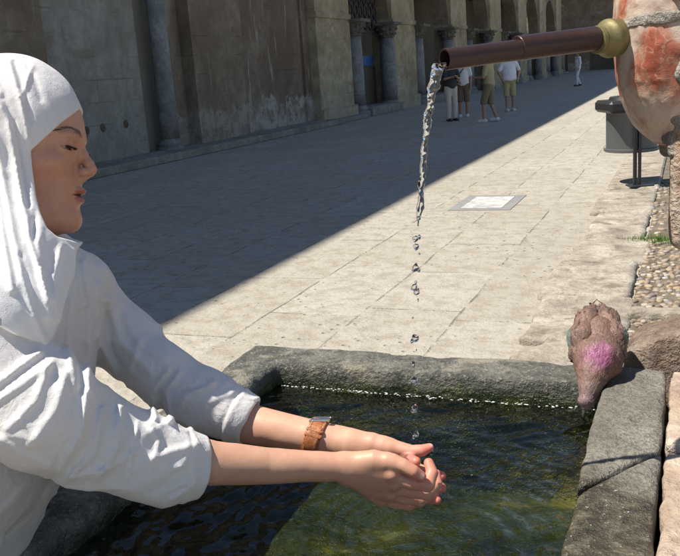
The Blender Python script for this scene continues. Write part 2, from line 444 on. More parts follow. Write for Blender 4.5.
def column(b, r=.27, zc=3.1, a=WA+.02, rb=True):
    m = MB(); m.lathe([(r*1.02, .38), (r, 1.0), (r*.97, 2.), (r*.9, zc-.5)], (a, b, 0), 20); o = B(m, 'column', M_column, smooth=True)
    m = MB(); m.lathe([(r*1.45, .0), (r*1.45, .2), (r*1.25, .22), (r*1.32, .28), (r*1.1, .33), (r*1.1, .38)], (a, b, 0), 20); m.v = [(x-WA, y-30, z) for x, y, z in m.v]; m.obj('column_base', M_column, o)
    m = MB(); pr = [(r*.92, zc-.5), (r*1.05, zc-.47), (r*.95, zc-.44), (r*1.2, zc-.33), (r*1.12, zc-.30), (r*1.4, zc-.17), (r*1.3, zc-.14), (r*1.55, zc-.06)]
    m.lathe(pr, (a, b, 0), 16)
    for k in range(8):
        q = k*math.pi/4; cx_, cy_ = a+math.cos(q)*r*1.28, b+math.sin(q)*r*1.28; m.lathe([(.0, -.05), (.07, -.02), (.06, .04), (.0, .06)], (cx_, cy_, zc-.2), 6)
        cx_, cy_ = a+math.cos(q+.39)*r*1.1, b+math.sin(q+.39)*r*1.1; m.lathe([(.0, -.05), (.06, -.02), (.05, .04), (.0, .06)], (cx_, cy_, zc-.36), 6)
    m.box((a-r*1.6, b-r*1.6, zc-.06), (a+r*1.6, b+r*1.6, zc+.04)); m.v = [(x-WA, y-30, z) for x, y, z in m.v]; m.obj('capital', M_capital, o)
column(15.95, .2, 4.9, WA+.0)
column(27.35, .31); 
for b0, b1 in piers[1:]:
    column(b0-.38, .28); column(b1+.4, .31)
m = MB(); m.box((WA-5, 26, 0), (WA-4.7, 86, HT-.02)); m.box((WA-4.7, 26, 5.9), (WA-TH, 86, 6.1)); m.box((WA-4.7, 26.0, 0), (WA-TH, 26.3, 5.9)); B(m, 'gallery_wall', M_inner)
m = MB(); m.box((WA-5.2, -25.2, HT), (WA+.35, 86, HT+.18))
B(m, 'roof_edge', M_step)
m = MB(); m.box((WA-.6, 8, 0), (WA+.75, 24.3, .16), .02); m.box((WA-.6, 24.3, 0), (WA+.6, 26.9, .13), .02); B(m, 'step', M_step)
m = MB(); m.box((WA-.55, 27.6, 0), (WA+.5, 31., .3), .02); B(m, 'step', M_step)
m = MB(); m.box((WA-.55, 34.5, 0), (WA+.5, 39.7, .3), .02); B(m, 'step', M_step)
# iron lattice and door in the first open bay
m = MB()
for i in range(7):
    for j in range(4):
        y = 27.7 + i*.48; z = 3.1 + j*.42
        m.tube([(WA-.3, y+math.cos(q)*.2, z+math.sin(q)*.2) for q in [k*math.pi/5 for k in range(11)]], .03, 5, False)
m.box((WA-.34, 27.3, 2.78), (WA-.26, 31.2, 2.88)); m.box((WA-.34, 27.3, 4.5), (WA-.26, 31.2, 4.6)); B(m, 'lattice', M_iron)
m = MB(); m.box((WA-.6, 27.8, .3), (WA-.5, 30.9, 1.65)); B(m, 'door', M_door)
M_blue = plain('blue_painted_board', (.05, .12, .32), .6)
m = MB(); m.box((WA-.62, 27.8, 1.67), (WA-.54, 30.9, 2.02)); B(m, 'blue_panel', M_blue)
# far wing closing the courtyard
w2 = empty('courtyard_wing', tuple(L(-4, 88, 0)), RZ, label='distant brown arcaded wing closing the far end of the courtyard', cat='building')
m = MB()
for k in range(-3, 9):
    a0 = -5 + k*5.; m.box((a0-1, 88, 0), (a0+1, 88.8, 6.8))
    mm = MB(); arch_strip(mm, a0+1, a0+4, 3., 1.4, 88, 88.8, 6.8, 10)
    o = len(m.v); m.v += [(y, x, z) for x, y, z in mm.v]; m.f += [tuple(i+o for i in f[::-1]) for f in mm.f]
m.v = [(x+4, y-88, z) for x, y, z in m.v]; m.obj('wall', M_wall, w2)
m = MB(); m.box((-22, 92, 0), (42, 92.3, 6.5)); m.box((-22, 88.8, 6.3), (42, 92, 6.5)); m.v = [(x+4, y-88, z) for x, y, z in m.v]; m.obj('gallery_wall', M_inner, w2)
m = MB(); m.box((-22, 87.6, 6.8), (42, 94, 7.1)); m.v = [(x+4, y-88, z) for x, y, z in m.v]; m.obj('roof_edge', M_step, w2)

# ================================================================ kerb slabs and pebbles on the right
M_kerb = stone('rough_kerb_stone', [(.20, .17, .14), (.36, .32, .26), (.48, .44, .37)], 3.2, .02, .9, 26, stain=(.17, .14, .105))
def rock(lo, hi, r=.02, amp=.012, sc=9, seed=0, h=.01, fine=.004, warp=None):
    lo = np.array(lo, float); hi = np.array(hi, float); c = (lo+hi)/2; hs = (hi-lo)/2
    def f(P):
        Q = P if warp is None else warp(P)
        return box(Q, c, hs, None, r) + amp*fbm(P, sc, 2, seed) + fine*fbm(P, sc*5, 2, seed+9)
    return surf(f, lo-.05, hi+.05, h, 1.5)
ks = MB(); b = 2.2; i = 0; kv = []
while b < 16:
    ln_ = rng.uniform(.7, 1.5); wv = rng.uniform(-.04, .04)
    if b < 9.5:
        kv.append(rock((-.83+wv, b+.01, -.1), (-.28+rng.uniform(-.05, .03), b+ln_-.01, .038+rng.uniform(-.008, .012)), .03, .022, 5, i, .024 if b > 5 else .018, .006))
    else:
        mm = MB(); mm.box((-.83+wv, b+.01, -.1), (-.28, b+ln_-.01, .06), .02); kv.append((np.array(mm.v), [tuple(f) for f in mm.f]))
    b += ln_; i += 1
near = [k for k in kv if isinstance(k[1], np.ndarray)]; far = [k for k in kv if not isinstance(k[1], np.ndarray)]
mobj('kerb', *joinm(near), M_kerb, rz=RZ, kind='structure')
if far:
    vs = []; fs = []
    for v_, f_ in far: o = len(vs); vs += v_.tolist(); fs += [tuple(q+o for q in g) for g in f_]
    mobj('kerb', vs, fs, M_kerb, rz=RZ, kind='structure', smooth=False)
M_soil = stone('trodden_earth', [(.13, .105, .075), (.22, .185, .14), (.33, .285, .22)], 6, .03, .95, 50)
m = MB(); m.box((-.29, 1.9, -.05), (6, 16, .02)); m.obj('earth_bed', M_soil, rz=RZ, kind='structure')
t = NT('pebble_stone'); inf = t.n('ShaderNodeVertexColor', layer_name='tint').outputs[0]
v = t.co(); c = t.mix(t.math('MULTIPLY', t.noise(v, 60, 4), .5), inf, (.22, .18, .14)); M_peb = t.done(t.bsdf(c, .6, t.bump(t.noise(v, 120, 3), .003), .4))
import bmesh
bm = bmesh.new(); bmesh.ops.create_icosphere(bm, subdivisions=2, radius=1); bv = np.array([q.co[:] for q in bm.verts]); bf = np.array([[l.index for l in q.verts] for q in bm.faces]); bm.free()
pv = []; pf = []; pc = []
pal = [(.30, .235, .165), (.36, .30, .23), (.22, .17, .125), (.45, .42, .36), (.30, .21, .15), (.20, .18, .16), (.38, .29, .18)]
b = 3.6; k = 0
while b < 10.5:
    st = .05 if b < 7 else .062
    a = -.27
    while a < .75:
        if rng.rand() > .18 and not (7.2 < b < 7.6 and rng.rand() < .8) and not (b > 7.6 and rng.rand() < .55):
            s = np.array([rng.uniform(.6, 1.15), rng.uniform(.6, 1.2), .55]) * st * .5
            q = rng.uniform(0, 3.14); R = np.array([[math.cos(q), -math.sin(q), 0], [math.sin(q), math.cos(q), 0], [0, 0, 1]])
            vv_ = (bv * s * (1+.16*vn(bv + k*3.7, 1.3)[:, None])) @ R.T + [a+rng.uniform(-.014, .014), b+rng.uniform(-.014, .014), .016+rng.uniform(-.006, .008)]
            pf.append(bf + k*len(bv)); pv.append(vv_); c = np.array(pal[rng.randint(len(pal))]) * rng.uniform(.75, 1.15); pc.append(np.tile(c, (len(bv), 1))); k += 1
        a += st*rng.uniform(.8, 1.05)
    b += st*.9
mobj('pebbles', np.concatenate(pv), np.concatenate(pf), M_peb, col=np.concatenate(pc), rz=RZ, kind='stuff', label='rounded tan and brown pebbles set in earth beside the kerb', cat='pebbles')
# border stone crossing the pebbles
mobj('kerb', *rock((-.3, 4.95, -.05), (.9, 5.06, .07), .02, .02, 8, 5, .015), M_kerb, rz=RZ, kind='structure')
# grass tuft
M_grass = plain('grass_green', (.11, .19, .035), .6, 0, .4, 8)
m = MB()
gc = toL(atz(657, 240, .03))
for i in range(800):
    r = abs(rng.normal(0, .11)); q = rng.uniform(0, 6.28); x = gc[0]+r*math.cos(q)*1.3; y = gc[1]+r*math.sin(q)*.9; hgt = rng.uniform(.02, .06); d = rng.uniform(0, 6.28); l = rng.uniform(.0, .03)
    o = len(m.v); m.v += [(x-.003*math.sin(d), y+.003*math.cos(d), .015), (x+.003*math.sin(d), y-.003*math.cos(d), .015), (x+l*math.cos(d), y+l*math.sin(d), .015+hgt)]; m.f.append((o, o+1, o+2))
m.obj('grass', M_grass, rz=RZ, kind='stuff', label='small tuft of green grass growing between pebbles beyond the kerb', cat='grass')
# pale plate with dark frame in the paving
t = NT('pale_marble_plate'); v = t.co(); c = t.ramp(t.noise(v, 9, 5, .6), [(.35, (.34, .335, .32)), (.5, (.5, .49, .47)), (.7, (.6, .59, .57))]); c = t.mix(t.math('MULTIPLY', t.ramp(t.noise(v, 3.1, 4, .6, 1.), [(.55, 0.), (.62, 1.)]), .6), c, (.28, .27, .26)); M_plate = t.done(t.bsdf(c, .55))
M_pfr = plain('grey_slate_border', (.23, .23, .225), .7, 0, .3, 9)
pl = empty('drain_cover', tuple(L(-2.02, 9.28, 0)), RZ, label='pale square slab with grey border set flush in the courtyard paving', cat='slab')
m = MB(); m.box((-.22, -.38, -.02), (.22, .38, .008)); m.obj('slab', M_plate, pl)
m = MB()
for q in (((-.33, -.5), (.33, -.385)), ((-.33, .385), (.33, .5)), ((-.33, -.385), (-.225, .385)), ((.225, -.385), (.33, .385))): m.box((*q[0], -.02), (*q[1], .006))
m.obj('border', M_pfr, pl)

# ================================================================ litter bin
M_bing = plain('grey_painted_steel', (.12, .13, .135), .45, .3, .15, 8); M_bind = plain('black_plastic_lid', (.02, .02, .021), .5, 0, .2, 20)
bb_ = atz(637, 186, .06); bn = empty('litter_bin', tuple(bb_), 0, label='grey cylindrical litter bin with black lid on a dark post beyond the fountain', cat='litter bin')
m = MB(); m.box((-.042, -.02, -.02), (-.008, .02, .86), .004); m.box((.012, -.02, -.02), (.04, .02, .86), .004); m.obj('post', M_bind, bn)
m = MB(); m.box((-.1, -.09, -.03), (.16, .09, .015), .005); m.obj('foot_plate', M_bind, bn)
m = MB(); m.lathe([(.285, .36), (.30, .37), (.30, .395), (.275, .40), (.275, .78), (.28, .80)], (.04, .30, 0), 40); auto_smooth(m.obj('bin_body', M_bing, bn))
m = MB(); m.box((-.30, .0, .80), (.34, .56, .93), .03); m.obj('lid', M_bind, bn)
m = MB(); m.lathe([(.26, .93), (.24, .965), (.1, .98)], (.04, .28, 0), 30); auto_smooth(m.obj('ash_tray', M_bind, bn))
m = MB(); m.box((-.04, .0, .5), (.04, .06, .54)); m.obj('bracket', M_bind, bn)

# ================================================================ stone basin
ZR, ZW = .88, .828
t = NT('mossy_basin_stone'); v = t.co(); z = t.sep(v)[2]
a = t.noise(v, 7, 6, .65, .5); b_ = t.noise(v, 30, 5, .72); c_ = t.noise(v, 130, 3, .7)
col = t.ramp(a, [(.30, (.045, .048, .040)), (.47, (.10, .102, .088)), (.66, (.20, .195, .165))])
col = t.mix(t.math('MULTIPLY', t.ramp(b_, [(.4, 1.), (.54, 0.)]), .75), col, (.04, .044, .036))
col = t.mix(t.math('MULTIPLY', t.ramp(c_, [(.56, 0.), (.66, 1.)]), .6), col, (.33, .31, .27))
col = t.mix(t.math('MULTIPLY', t.ramp(t.noise(v, 12, 5, .6), [(.57, 0.), (.66, 1.)]), .6), col, (.30, .27, .21))
zz = t.math('ADD', z, t.math('MULTIPLY', t.noise(v, 22, 5), -.035))
wm = t.ramp(t.math('MULTIPLY', t.math('SUBTRACT', .842, zz), 45., clamp=True), [(0., 0.), (1., 1.)])
alg = t.ramp(t.noise(v, 16, 5, .65), [(.35, (.012, .017, .008)), (.5, (.03, .04, .014)), (.66, (.075, .08, .022))])
col = t.mix(wm, col, alg)
deep = t.ramp(t.noise(v, 5, 5, .65), [(.36, (.010, .015, .009)), (.50, (.038, .050, .020)), (.60, (.08, .082, .030)), (.68, (.30, .24, .05))])
col = t.mix(t.ramp(t.math('MULTIPLY', t.math('SUBTRACT', .80, z), 30., clamp=True), [(0., 0.), (1., 1.)]), col, deep)
rough = t.math('SUBTRACT', .8, t.math('MULTIPLY', wm, .62))
M_basin = t.done(t.bsdf(col, rough, t.bump(t.math('ADD', b_, t.math('MULTIPLY', c_, .5)), .012), .5))
AO, AI, BI, BO, RI = -.955, -.845, 1.632, 1.745, -.137
def fb(P):
    n_ = .0035*fbm(P, 9, 2, 3) + .0030*fbm(P, 34, 2, 5)
    o = box(P, (-.46, 1.05, .44), (.495, .695, .44), None, .006)
    i = box(P, ((AI+.2)/2, (.55+BI)/2, 1.17), ((.2-AI)/2, (BI-.55)/2, .55), None, .008) + .02*fbm(P, 7, 2, 19)*(P[:, 2] < .8)
    return smax(o, -i, .010) + n_
bas = empty('stone_basin', tuple(L(-.5, 1.1, 0)), RZ, label='dark mossy stone fountain basin full of water under the spout', cat='basin')
def BL(v): return np.asarray(v) - [-.5, 1.1, 0]
v_, f_ = surf(fb, (-.99, .32, .30), (-.10, 1.78, .93), .0085, 1.4)
mobj('trough', BL(v_), f_, M_basin, bas)
# right rim: two weathered slabs meeting at a slanting crack
M_rim = stone('speckled_rim_stone', [(.13, .12, .10), (.23, .22, .185), (.35, .335, .29)], 5, .010, .8, 75, stain=(.15, .13, .09))
t = NT('wet_rim_stone'); v = t.co(); x, y, z = t.sep(v)
a = t.noise(v, 6, 6, .65, .4); b_ = t.noise(v, 34, 5, .72); c_ = t.noise(v, 120, 3, .75)
dry = t.ramp(a, [(.3, (.12, .115, .095)), (.5, (.20, .19, .16)), (.68, (.31, .29, .25))])
dry = t.mix(t.math('MULTIPLY', t.ramp(c_, [(.42, 1.), (.52, 0.)]), .6), dry, (.08, .075, .06))
wet_ = t.ramp(b_, [(.32, (.022, .02, .013)), (.5, (.06, .05, .03)), (.66, (.13, .115, .08))])
wet_ = t.mix(t.ramp(c_, [(.64, 0.), (.70, 1.)]), wet_, (.42, .41, .38))
_pm = toL(atz(617, 478, ZR)); _cy = _pm[1]-1.1 + .5*(_pm[0]+.5)
yy = t.math('ADD', t.math('ADD', y, t.math('MULTIPLY', x, .5)), t.math('MULTIPLY', t.noise(v, 9, 5), .22))
wm = t.ramp(t.math('MULTIPLY', t.math('SUBTRACT', _cy+.13, yy), 10., clamp=True), [(0., 0.), (1., 1.)])
col = t.mix(wm, dry, wet_)
M_rimw = t.done(t.bsdf(col, t.math('SUBTRACT', .82, t.math('MULTIPLY', wm, .42)), t.bump(t.math('ADD', b_, t.math('MULTIPLY', c_, .6)), .012), .5))
def slab(cut, sgn, seed, lo, hi, name, mat, r=.007, h=.0055, am=.0045, **k):
    lo = np.array(lo, float); hi = np.array(hi, float)
    def f(P):
        d = box(P, (lo+hi)/2, (hi-lo)/2, None, r) + am*fbm(P, 10, 2, seed) + .0025*fbm(P, 45, 2, seed+1)
        if cut is not None:
            p0, nrm = cut; e = (P[:, :2]-np.array(p0)) @ np.array(nrm) * sgn + .0012 + .006*fbm(P, 14, 2, 77)
            d = smax(d, e, .005)
        return d
    v_, f_ = surf(f, lo-.02, hi+.02, h, 1.5); return mobj(name, BL(v_), f_, mat, bas, **k)
# crack from photo points
p0 = toL(atz(575, 497, ZR)); p1 = toL(atz(660, 458, ZR)); dv = (p1-p0)[:2]; dv /= np.linalg.norm(dv); nr = np.array([-dv[1], dv[0]])
if nr[1] < 0: nr = -nr
slab((p0[:2], nr), -1, 11, (RI-.004, .9, .45), (-.030, 1.705, ZR+.012), 'rim_slab', M_rimw)
slab((p0[:2], nr), 1, 12, (RI-.004, .35, .45), (-.030, 1.45, ZR+.008), 'rim_slab', M_rimw)
# outer pinkish blocks right of the rim
M_pink = stone('pinkish_worn_block', [(.24, .175, .13), (.40, .32, .25), (.52, .45, .38)], 4, .014, .85, 60, stain=(.30, .20, .14))
pb = toL(atz(668, 452, ZR))
slab(None, 1, 21, (-.022, pb[1]+.006, .3), (.30, 1.70, ZR+.016), 'outer_block', M_pink)
slab(None, 1, 22, (-.024, .35, .3), (.30, pb[1]-.006, ZR+.008), 'outer_block', M_pink, am=.012)
# reddish rough block standing behind the corner
M_red = stone('rough_reddish_stone', [(.15, .10, .08), (.28, .205, .165), (.44, .37, .30)], 7, .03, .9, 40, stain=(.19, .12, .095))
def fr(P):
    top = .892 + .045*np.clip((P[:, 0]+.12)/.12, 0, 1) ; Q = P.copy(); 
    d = box(P, (.14, 1.88, .46), (.265, .085, .52), None, .02)
    d = smax(d, (P[:, 2]-top), .02)
    d = smax(d, -((P[:, 0]+.118)*.9 - (P[:, 2]-.88)*.5)+.0, .03)
    return d + .012*fbm(P, 13, 3, 31)
v_, f_ = surf(fr, (-.19, 1.74, .3), (.44, 2.02, 1.02), .007, 1.5)
ro = mobj('stone_block', v_ - [.1, 1.88, 0], f_, M_red, rz=RZ, loc=tuple(L(.1, 1.88, 0)), label='rough reddish stone block standing behind the basin corner by the pigeon', cat='stone block')
# ================================================================ water in the basin
hit = toL(W(418, 470, 1.25))
nx, ny = 330, 560
X, Y = np.meshgrid(np.linspace(AI-.03, RI+.03, nx), np.linspace(.5, BI+.03, ny), indexing='ij')
P = np.stack([X, Y, np.zeros_like(X)], -1)
wob = .035*vn(P, 7, 1)
r = np.sqrt((X-hit[0]-.03)**2 + (Y-hit[1])**2) + wob
Z = .0012*np.sin(r*2*math.pi/.030)*np.exp(-r*2.2)*np.clip(r*12, 0, 1)
r2 = np.sqrt((X-hit[0]+.15)**2+(Y-hit[1]+.12)**2) + .03*vn(P, 5, 9)
Z += .0013*np.sin(r2*2*math.pi/.046)*np.exp(-r2*1.8)
Ps = np.stack([(X*.82+Y*.57)*.38, (-X*.57+Y*.82)*1.15, X*0], -1)
Z += .0032*vn(Ps, 30, 2) + .0055*vn(Ps, 12, 3) + .0008*vn(Ps, 75, 6) + .0005*vn(P, 90, 4)
V = np.stack([X, Y, Z+ZW], -1).reshape(-1, 3)
ii = np.arange(nx*ny).reshape(nx, ny); Q = np.stack([ii[:-1, :-1], ii[1:, :-1], ii[1:, 1:], ii[:-1, 1:]], -1).reshape(-1, 4)
t = NT('basin_water'); v = t.co()
fr_ = t.n('ShaderNodeFresnel', {'IOR': 1.40})
bp = t.bump(t.noise(v, 55, 3, .5), .0010, .6)
t.t.links.new(bp, fr_.inputs['Normal'])
gl = t.n('ShaderNodeBsdfGlossy', {'Roughness': .02, 'Normal': bp, 'Color': (1, 1, 1, 1)}).outputs[0]
tr = t.n('ShaderNodeBsdfTransparent', {'Color': (.55, .60, .46, 1)}).outputs[0]
M_water = t.done(t.n('ShaderNodeMixShader', {0: fr_.outputs[0], 1: tr, 2: gl}).outputs[0])
mobj('water', V, Q, M_water, rz=RZ, kind='structure')

# sun glints along the back waterline, modelled as pale glossy specks
pv = []; pf = []
M_glint = plain('pale_glint', (.50, .53, .54), .12, 0, .05, 30)
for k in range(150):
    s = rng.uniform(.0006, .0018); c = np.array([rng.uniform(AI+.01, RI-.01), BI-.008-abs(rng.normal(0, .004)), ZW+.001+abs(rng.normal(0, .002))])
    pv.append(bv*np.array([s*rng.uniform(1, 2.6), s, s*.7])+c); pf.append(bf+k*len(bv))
mobj('glints', np.concatenate(pv), np.concatenate(pf), M_glint, rz=RZ, kind='stuff', label='thin line of pale specks modelled as sun glints where the water meets the back wall', cat='glints')

# ================================================================ pillar with marble boss, brass collar and iron pipe
PD = 1.255
e0 = toL(W(671, 100, PD)); PA, PB = e0[0], e0[1]
t = NT('red_marble'); v = t.co()
a = t.noise(v, 7, 6, .6, 1.6); b_ = t.noise(v, 26, 5, .7, .6); c_ = t.noise(v, 110, 3, .7)
col = t.ramp(a, [(.36, (.32, .085, .05)), (.43, (.40, .17, .11)), (.48, (.42, .28, .22)), (.57, (.49, .40, .34))])
vein = t.ramp(t.vor(t.n('ShaderNodeVectorMath', {0: v, 1: t.n('ShaderNodeTexNoise', {'Vector': v, 'Scale': 12, 'Detail': 4}).outputs[1]}, operation='ADD').outputs[0], 5, 'DISTANCE_TO_EDGE'), [(.0, 1.), (.03, 0.)])
col = t.mix(t.math('MULTIPLY', vein, .5), col, (.50, .38, .29))
col = t.mix(t.math('MULTIPLY', t.ramp(b_, [(.57, 0.), (.66, 1.)]), .7), col, (.50, .44, .37))
col = t.mix(t.math('MULTIPLY', t.ramp(c_, [(.6, 0.), (.72, 1.)]), .3), col, (.20, .11, .08))
M_marble = t.done(t.bsdf(col, .55, t.bump(t.math('ADD', t.math('MULTIPLY', b_, .8), t.math('SUBTRACT', t.math('MULTIPLY', c_, .3), t.math('MULTIPLY', vein, .05))), .0022), .4))
M_mortar = stone('grey_lime_mortar', [(.24, .21, .18), (.37, .34, .30), (.50, .47, .42)], 9, .02, .92, 60)
pil = empty('fountain_pillar', tuple(L(PA+.1, PB+.2, 0)), RZ, label='stone fountain pillar with bulging red marble boss at the right edge', cat='fountain pillar')
def PLc(v): return np.asarray(v) - [PA+.1, PB+.2, 0]
zb = W(675, 262, PD)[2]
def fp(P):
    s = box(P, (PA+.16, PB+.17, 1.6), (.16, .17, 1.6-zb), None, .02)
    f2 = box(P, (PA+.22, PB+.19, .9), (.13, .14, .9), None, .02)
    return smin(s, f2, .05) + .005*fbm(P, 12, 3, 41) + .0015*vn(P, 80, 2)
v_, f_ = surf(fp, (PA-.03, PB-.03, .86), (PA+.37, PB+.38, 2.25), .009, 1.5); mobj('shaft', PLc(v_), f_, M_pink, pil)
bc = np.array([PA+.012, PB+.10, W(620, 34, PD+.1)[2]])
def fboss(P):
    q = P - bc; q = q / np.array([.100, .135, .178])
    d = ((np.abs(q)**2.3).sum(-1)**(1/2.3) - 1) * .100
    rim_ = np.abs(q[:, 2]*.158-.0) 
    d = d + .0025*fbm(P, 22, 2, 51) + .0008*vn(P, 120, 3)
    return smax(d, P[:, 0]-PA-.05, .006)
v_, f_ = surf(fboss, bc-[.13, .17, .22], bc+[.09, .17, .22], .0035, 1.6); mobj('marble_boss', PLc(v_), f_, M_marble, pil)
def fmo(P):
    q = (P - bc - np.array([.012, .02, 0])); s = q / np.array([.056, .152, .20])
    d = ((np.abs(s)**2.4).sum(-1)**(1/2.4) - 1) * .056 + .012*fbm(P, 26, 3, 61)
    # horizontal seam of mortar across the boss
    return smax(d, P[:, 0]-PA-.045, .01)
v_, f_ = surf(fmo, bc-[.10, .20, .22], bc+[.09, .20, .22], .0045, 1.7); mobj('mortar', PLc(v_), f_, M_mortar, pil)
def fseam(P):
    q = P - bc - np.array([0, 0, W(640, 22, PD)[2]-bc[2]]); s = (P-bc) / np.array([.1012, .1365, .180])
    d = ((np.abs(s)**2.3).sum(-1)**(1/2.3) - 1) * .1012
    return np.maximum(d, np.abs(q[:, 2] + .003*vn(P, 20, 7)) - .008) + .002*fbm(P, 50, 2, 6)
v_, f_ = surf(fseam, bc-[.13, .18, .06], bc+[.09, .18, .09], .0035, 1.7); mobj('mortar', PLc(v_), f_, M_mortar, pil)
# pipe
M_pipe = plain('brown_painted_pipe', (.045, .024, .022), .40, .35, .25, 25, .002)
M_brass = plain('aged_brass', (.19, .165, .075), .55, .55, .4, 30, .002)
D0 = 1.135
tip = W(444.5, 59.5, D0); jn = W(517, 48.5, D0+.055); en = W(597, 40, D0+.12); wl = W(617, 37, D0+.11)
ax = (en-tip)/np.linalg.norm(en-tip)
sp = empty('water_spout', tuple(en), 0, label='brown metal spout pipe reaching out from the brass collar, pouring water', cat='spout pipe')
def rel(p): return np.array(p)-en
def lathe_between(name, prof, p, mat, par, n=40):
    m = MB(); m.lathe(prof, rel(p), n, ax); return auto_smooth(m.obj(name, mat, par), 35)
l1 = np.linalg.norm(jn-tip); l2 = np.linalg.norm(en-jn)
R1 = .0142; R2 = .0170
lathe_between('pipe', [(R1*.8, .03), (R1*.8, .001), (R1*.85, 0), (R1*.97, 0), (R1, .0012), (R1, l1*.5), (R1*1.01, l1+.01)], tip, M_pipe, sp)
lathe_between('pipe', [(R1*.9, -.0005), (R2*.95, -.0005), (R2, .0006), (R2, l2*.6), (R2*1.02, l2+.012)], jn, M_pipe, sp)
lathe_between('collar', [(R2*1.0, -.003), (R2*1.15, -.002), (R2*1.22, .003), (R2*1.12, .006), (R2*1.17, .009), (R2*1.28, .013), (R2*1.45, .017), (R2*1.62, .020), (R2*1.66, .022), (R2*1.66, .026), (R2*1.56, .028), (R2*1.52, .09)], en, M_brass, sp)

# ================================================================ tourists
def figure(name, pos, yaw, Hh, skin, hairc, shirt, pants, shorts, pose, label, short_sleeve=True, bag=None, h=.016):
    s = Hh/1.72; R = np.array([[math.cos(yaw), -math.sin(yaw), 0], [math.sin(yaw), math.cos(yaw), 0], [0, 0, 1]])
    root = empty(name, tuple(pos), yaw, label=label, cat='person', group='tourists in the courtyard')
    J = dict(hipL=(-.09, 0, .9), hipR=(.09, 0, .9), kL=(-.10, .03, .48), kR=(.10, .03, .48), aL=(-.10, 0, .08), aR=(.10, 0, .08), pel=(0, 0, .95), ch=(0, 0, 1.28), nk=(0, 0, 1.46), hd=(0, .02, 1.6),
             sL=(-.18, 0, 1.40), sR=(.18, 0, 1.40), eL=(-.23, -.02, 1.12), eR=(.23, -.02, 1.12), wL=(-.22, .06, .88), wR=(.22, .06, .88)); J.update(pose)
    J = {k: np.array(q)*s for k, q in J.items()}
    fat = pose.get('fat', (1,))[0] if isinstance(pose.get('fat', (1,)), tuple) else 1
    def foot(P, k): a = J['a'+k]; return cap(P, a+[0, -.03, -.04], a+[0, .14, -.055], .042, .034)
    def leg(P, k, e=0): return np.minimum(cap(P, J['hip'+k], J['k'+k], .085+e, .055+e), cap(P, J['k'+k], J['a'+k], .055+e, .036+e))
    def arm(P, k, e=0, el=0): return smin(cap(P, J['s'+k], J['e'+k], .050+e, .040+e), cap(P, J['e'+k], J['w'+k], .038+el, .026+el), .02)
    def torso(P, e=0):
        d = ell(P, (J['pel']+J['ch'])/2, np.array([.155*fat+e, .115*fat+e, .30+e])*s)
        d = smin(d, cap(P, J['sL']*[.7, 1, 1], J['sR']*[.7, 1, 1], .075+e, .075+e), .06)
        return smin(d, ell(P, J['pel'], np.array([.165*fat+e, .125*fat+e, .13+e])*s), .05)
    def body(P):
        d = torso(P)
        for k in 'LR':
            d = smin(d, leg(P, k), .03); d = smin(d, arm(P, k), .03); d = smin(d, foot(P, k), .03)
            wv = J['w'+k]; dr = wv-J['e'+k]; dr = dr/np.linalg.norm(dr); d = smin(d, cap(P, wv, wv+dr*.13, .032, .02), .015)
        d = smin(d, cap(P, J['ch'], J['hd'], .058, .05), .03)
        d = smin(d, ell(P, J['hd']+[0, .0, .02], np.array([.075, .095, .115])*s), .02); d = smin(d, ell(P, J['hd']+np.array([0, .09, -.02])*s, (.018, .022, .028)), .02)
        return d
    lo = np.array([-.5, -.45, -.02]); hi = np.array([.5, .5, 1.9])
    mobj('body', *surf(body, lo, hi, h*.9), skin, root)
    def sh(P):
        d = torso(P, .018)
        for k in 'LR':
            a_ = J['s'+k]; b2 = J['e'+k]; d = smin(d, cap(P, a_, a_+(b2-a_)*(.75 if short_sleeve else 1.), .064, .062), .03)
            if not short_sleeve: d = smin(d, cap(P, b2, J['w'+k], .05, .045), .02)
        d = np.maximum(d, J['pel'][2]-.07*s - P[:, 2]); d = np.maximum(d, P[:, 2]-J['nk'][2]+.01)
        return d + .007*fbm(P, 9, 2, 3)
    mobj('shirt', *surf(sh, lo, hi, h), shirt, root)
    def pa(P):
        d = None
        for k in 'LR':
            c = leg(P, k, .018); zc = J['k'+k][2]-.05*s if shorts else J['a'+k][2]-.03
            if shorts: c = smin(cap(P, J['hip'+k], J['k'+k], .10, .088), c, .01)
            else: c = smin(c, cap(P, J['k'+k], J['a'+k], .075, .065), .01)
            c = np.maximum(c, zc-P[:, 2]); d = c if d is None else smin(d, c, .03)
        d = smin(d, ell(P, J['pel']+[0, 0, -.03], np.array([.172*fat, .135*fat, .14])*s), .05); d = np.maximum(d, P[:, 2]-J['pel'][2]-.06)
        return d + .007*fbm(P, 8, 2, 5)
    mobj('shorts' if shorts else 'trousers', *surf(pa, lo, hi, h), pants, root)
    for k in 'LR':
        mobj('shoe', *surf(lambda P: foot(P, k)-.014, J['a'+k]-[.1, .15, .14], J['a'+k]+[.1, .28, .08], h*.7), M_shoe if shorts else M_shoed, root)
    mobj('hair', *surf(lambda P: smax(ell(P, J['hd']+np.array([0, -.012, .035])*s, np.array([.088, .105, .115])*s), -(ell(P, J['hd']+np.array([0, .10, -.05])*s, np.array([.10, .11, .13])*s)), .02), J['hd']-.2, J['hd']+.22, h*.7), hairc, root)
    if bag is not None:
        def fbag(P): return box(P, J['ch']+np.array([.17, .04, -.22])*s, (.06, .1, .09), None, .02)
        bo = mobj('shoulder_bag', *surf(fbag, lo, hi, h), bag, root)
        m = MB(); q0 = J['sL']+[.06, .0, .06]; m.tube([q0, J['ch']+[0.02, .15, .02], J['ch']+np.array([.17, .12, -.15])*s], .014, 6); m.obj('strap', bag, bo)
    return root
def cloth_m(n, c): return plain(n, c, .85, 0, .08, 6)
M_skin_t = plain('tanned_skin', (.36, .20, .135), .55, 0, .08, 6); M_hair_t = plain('brown_hair', (.05, .032, .02), .6, 0, .2, 20); M_hair_g = plain('grey_hair', (.25, .24, .22), .6)
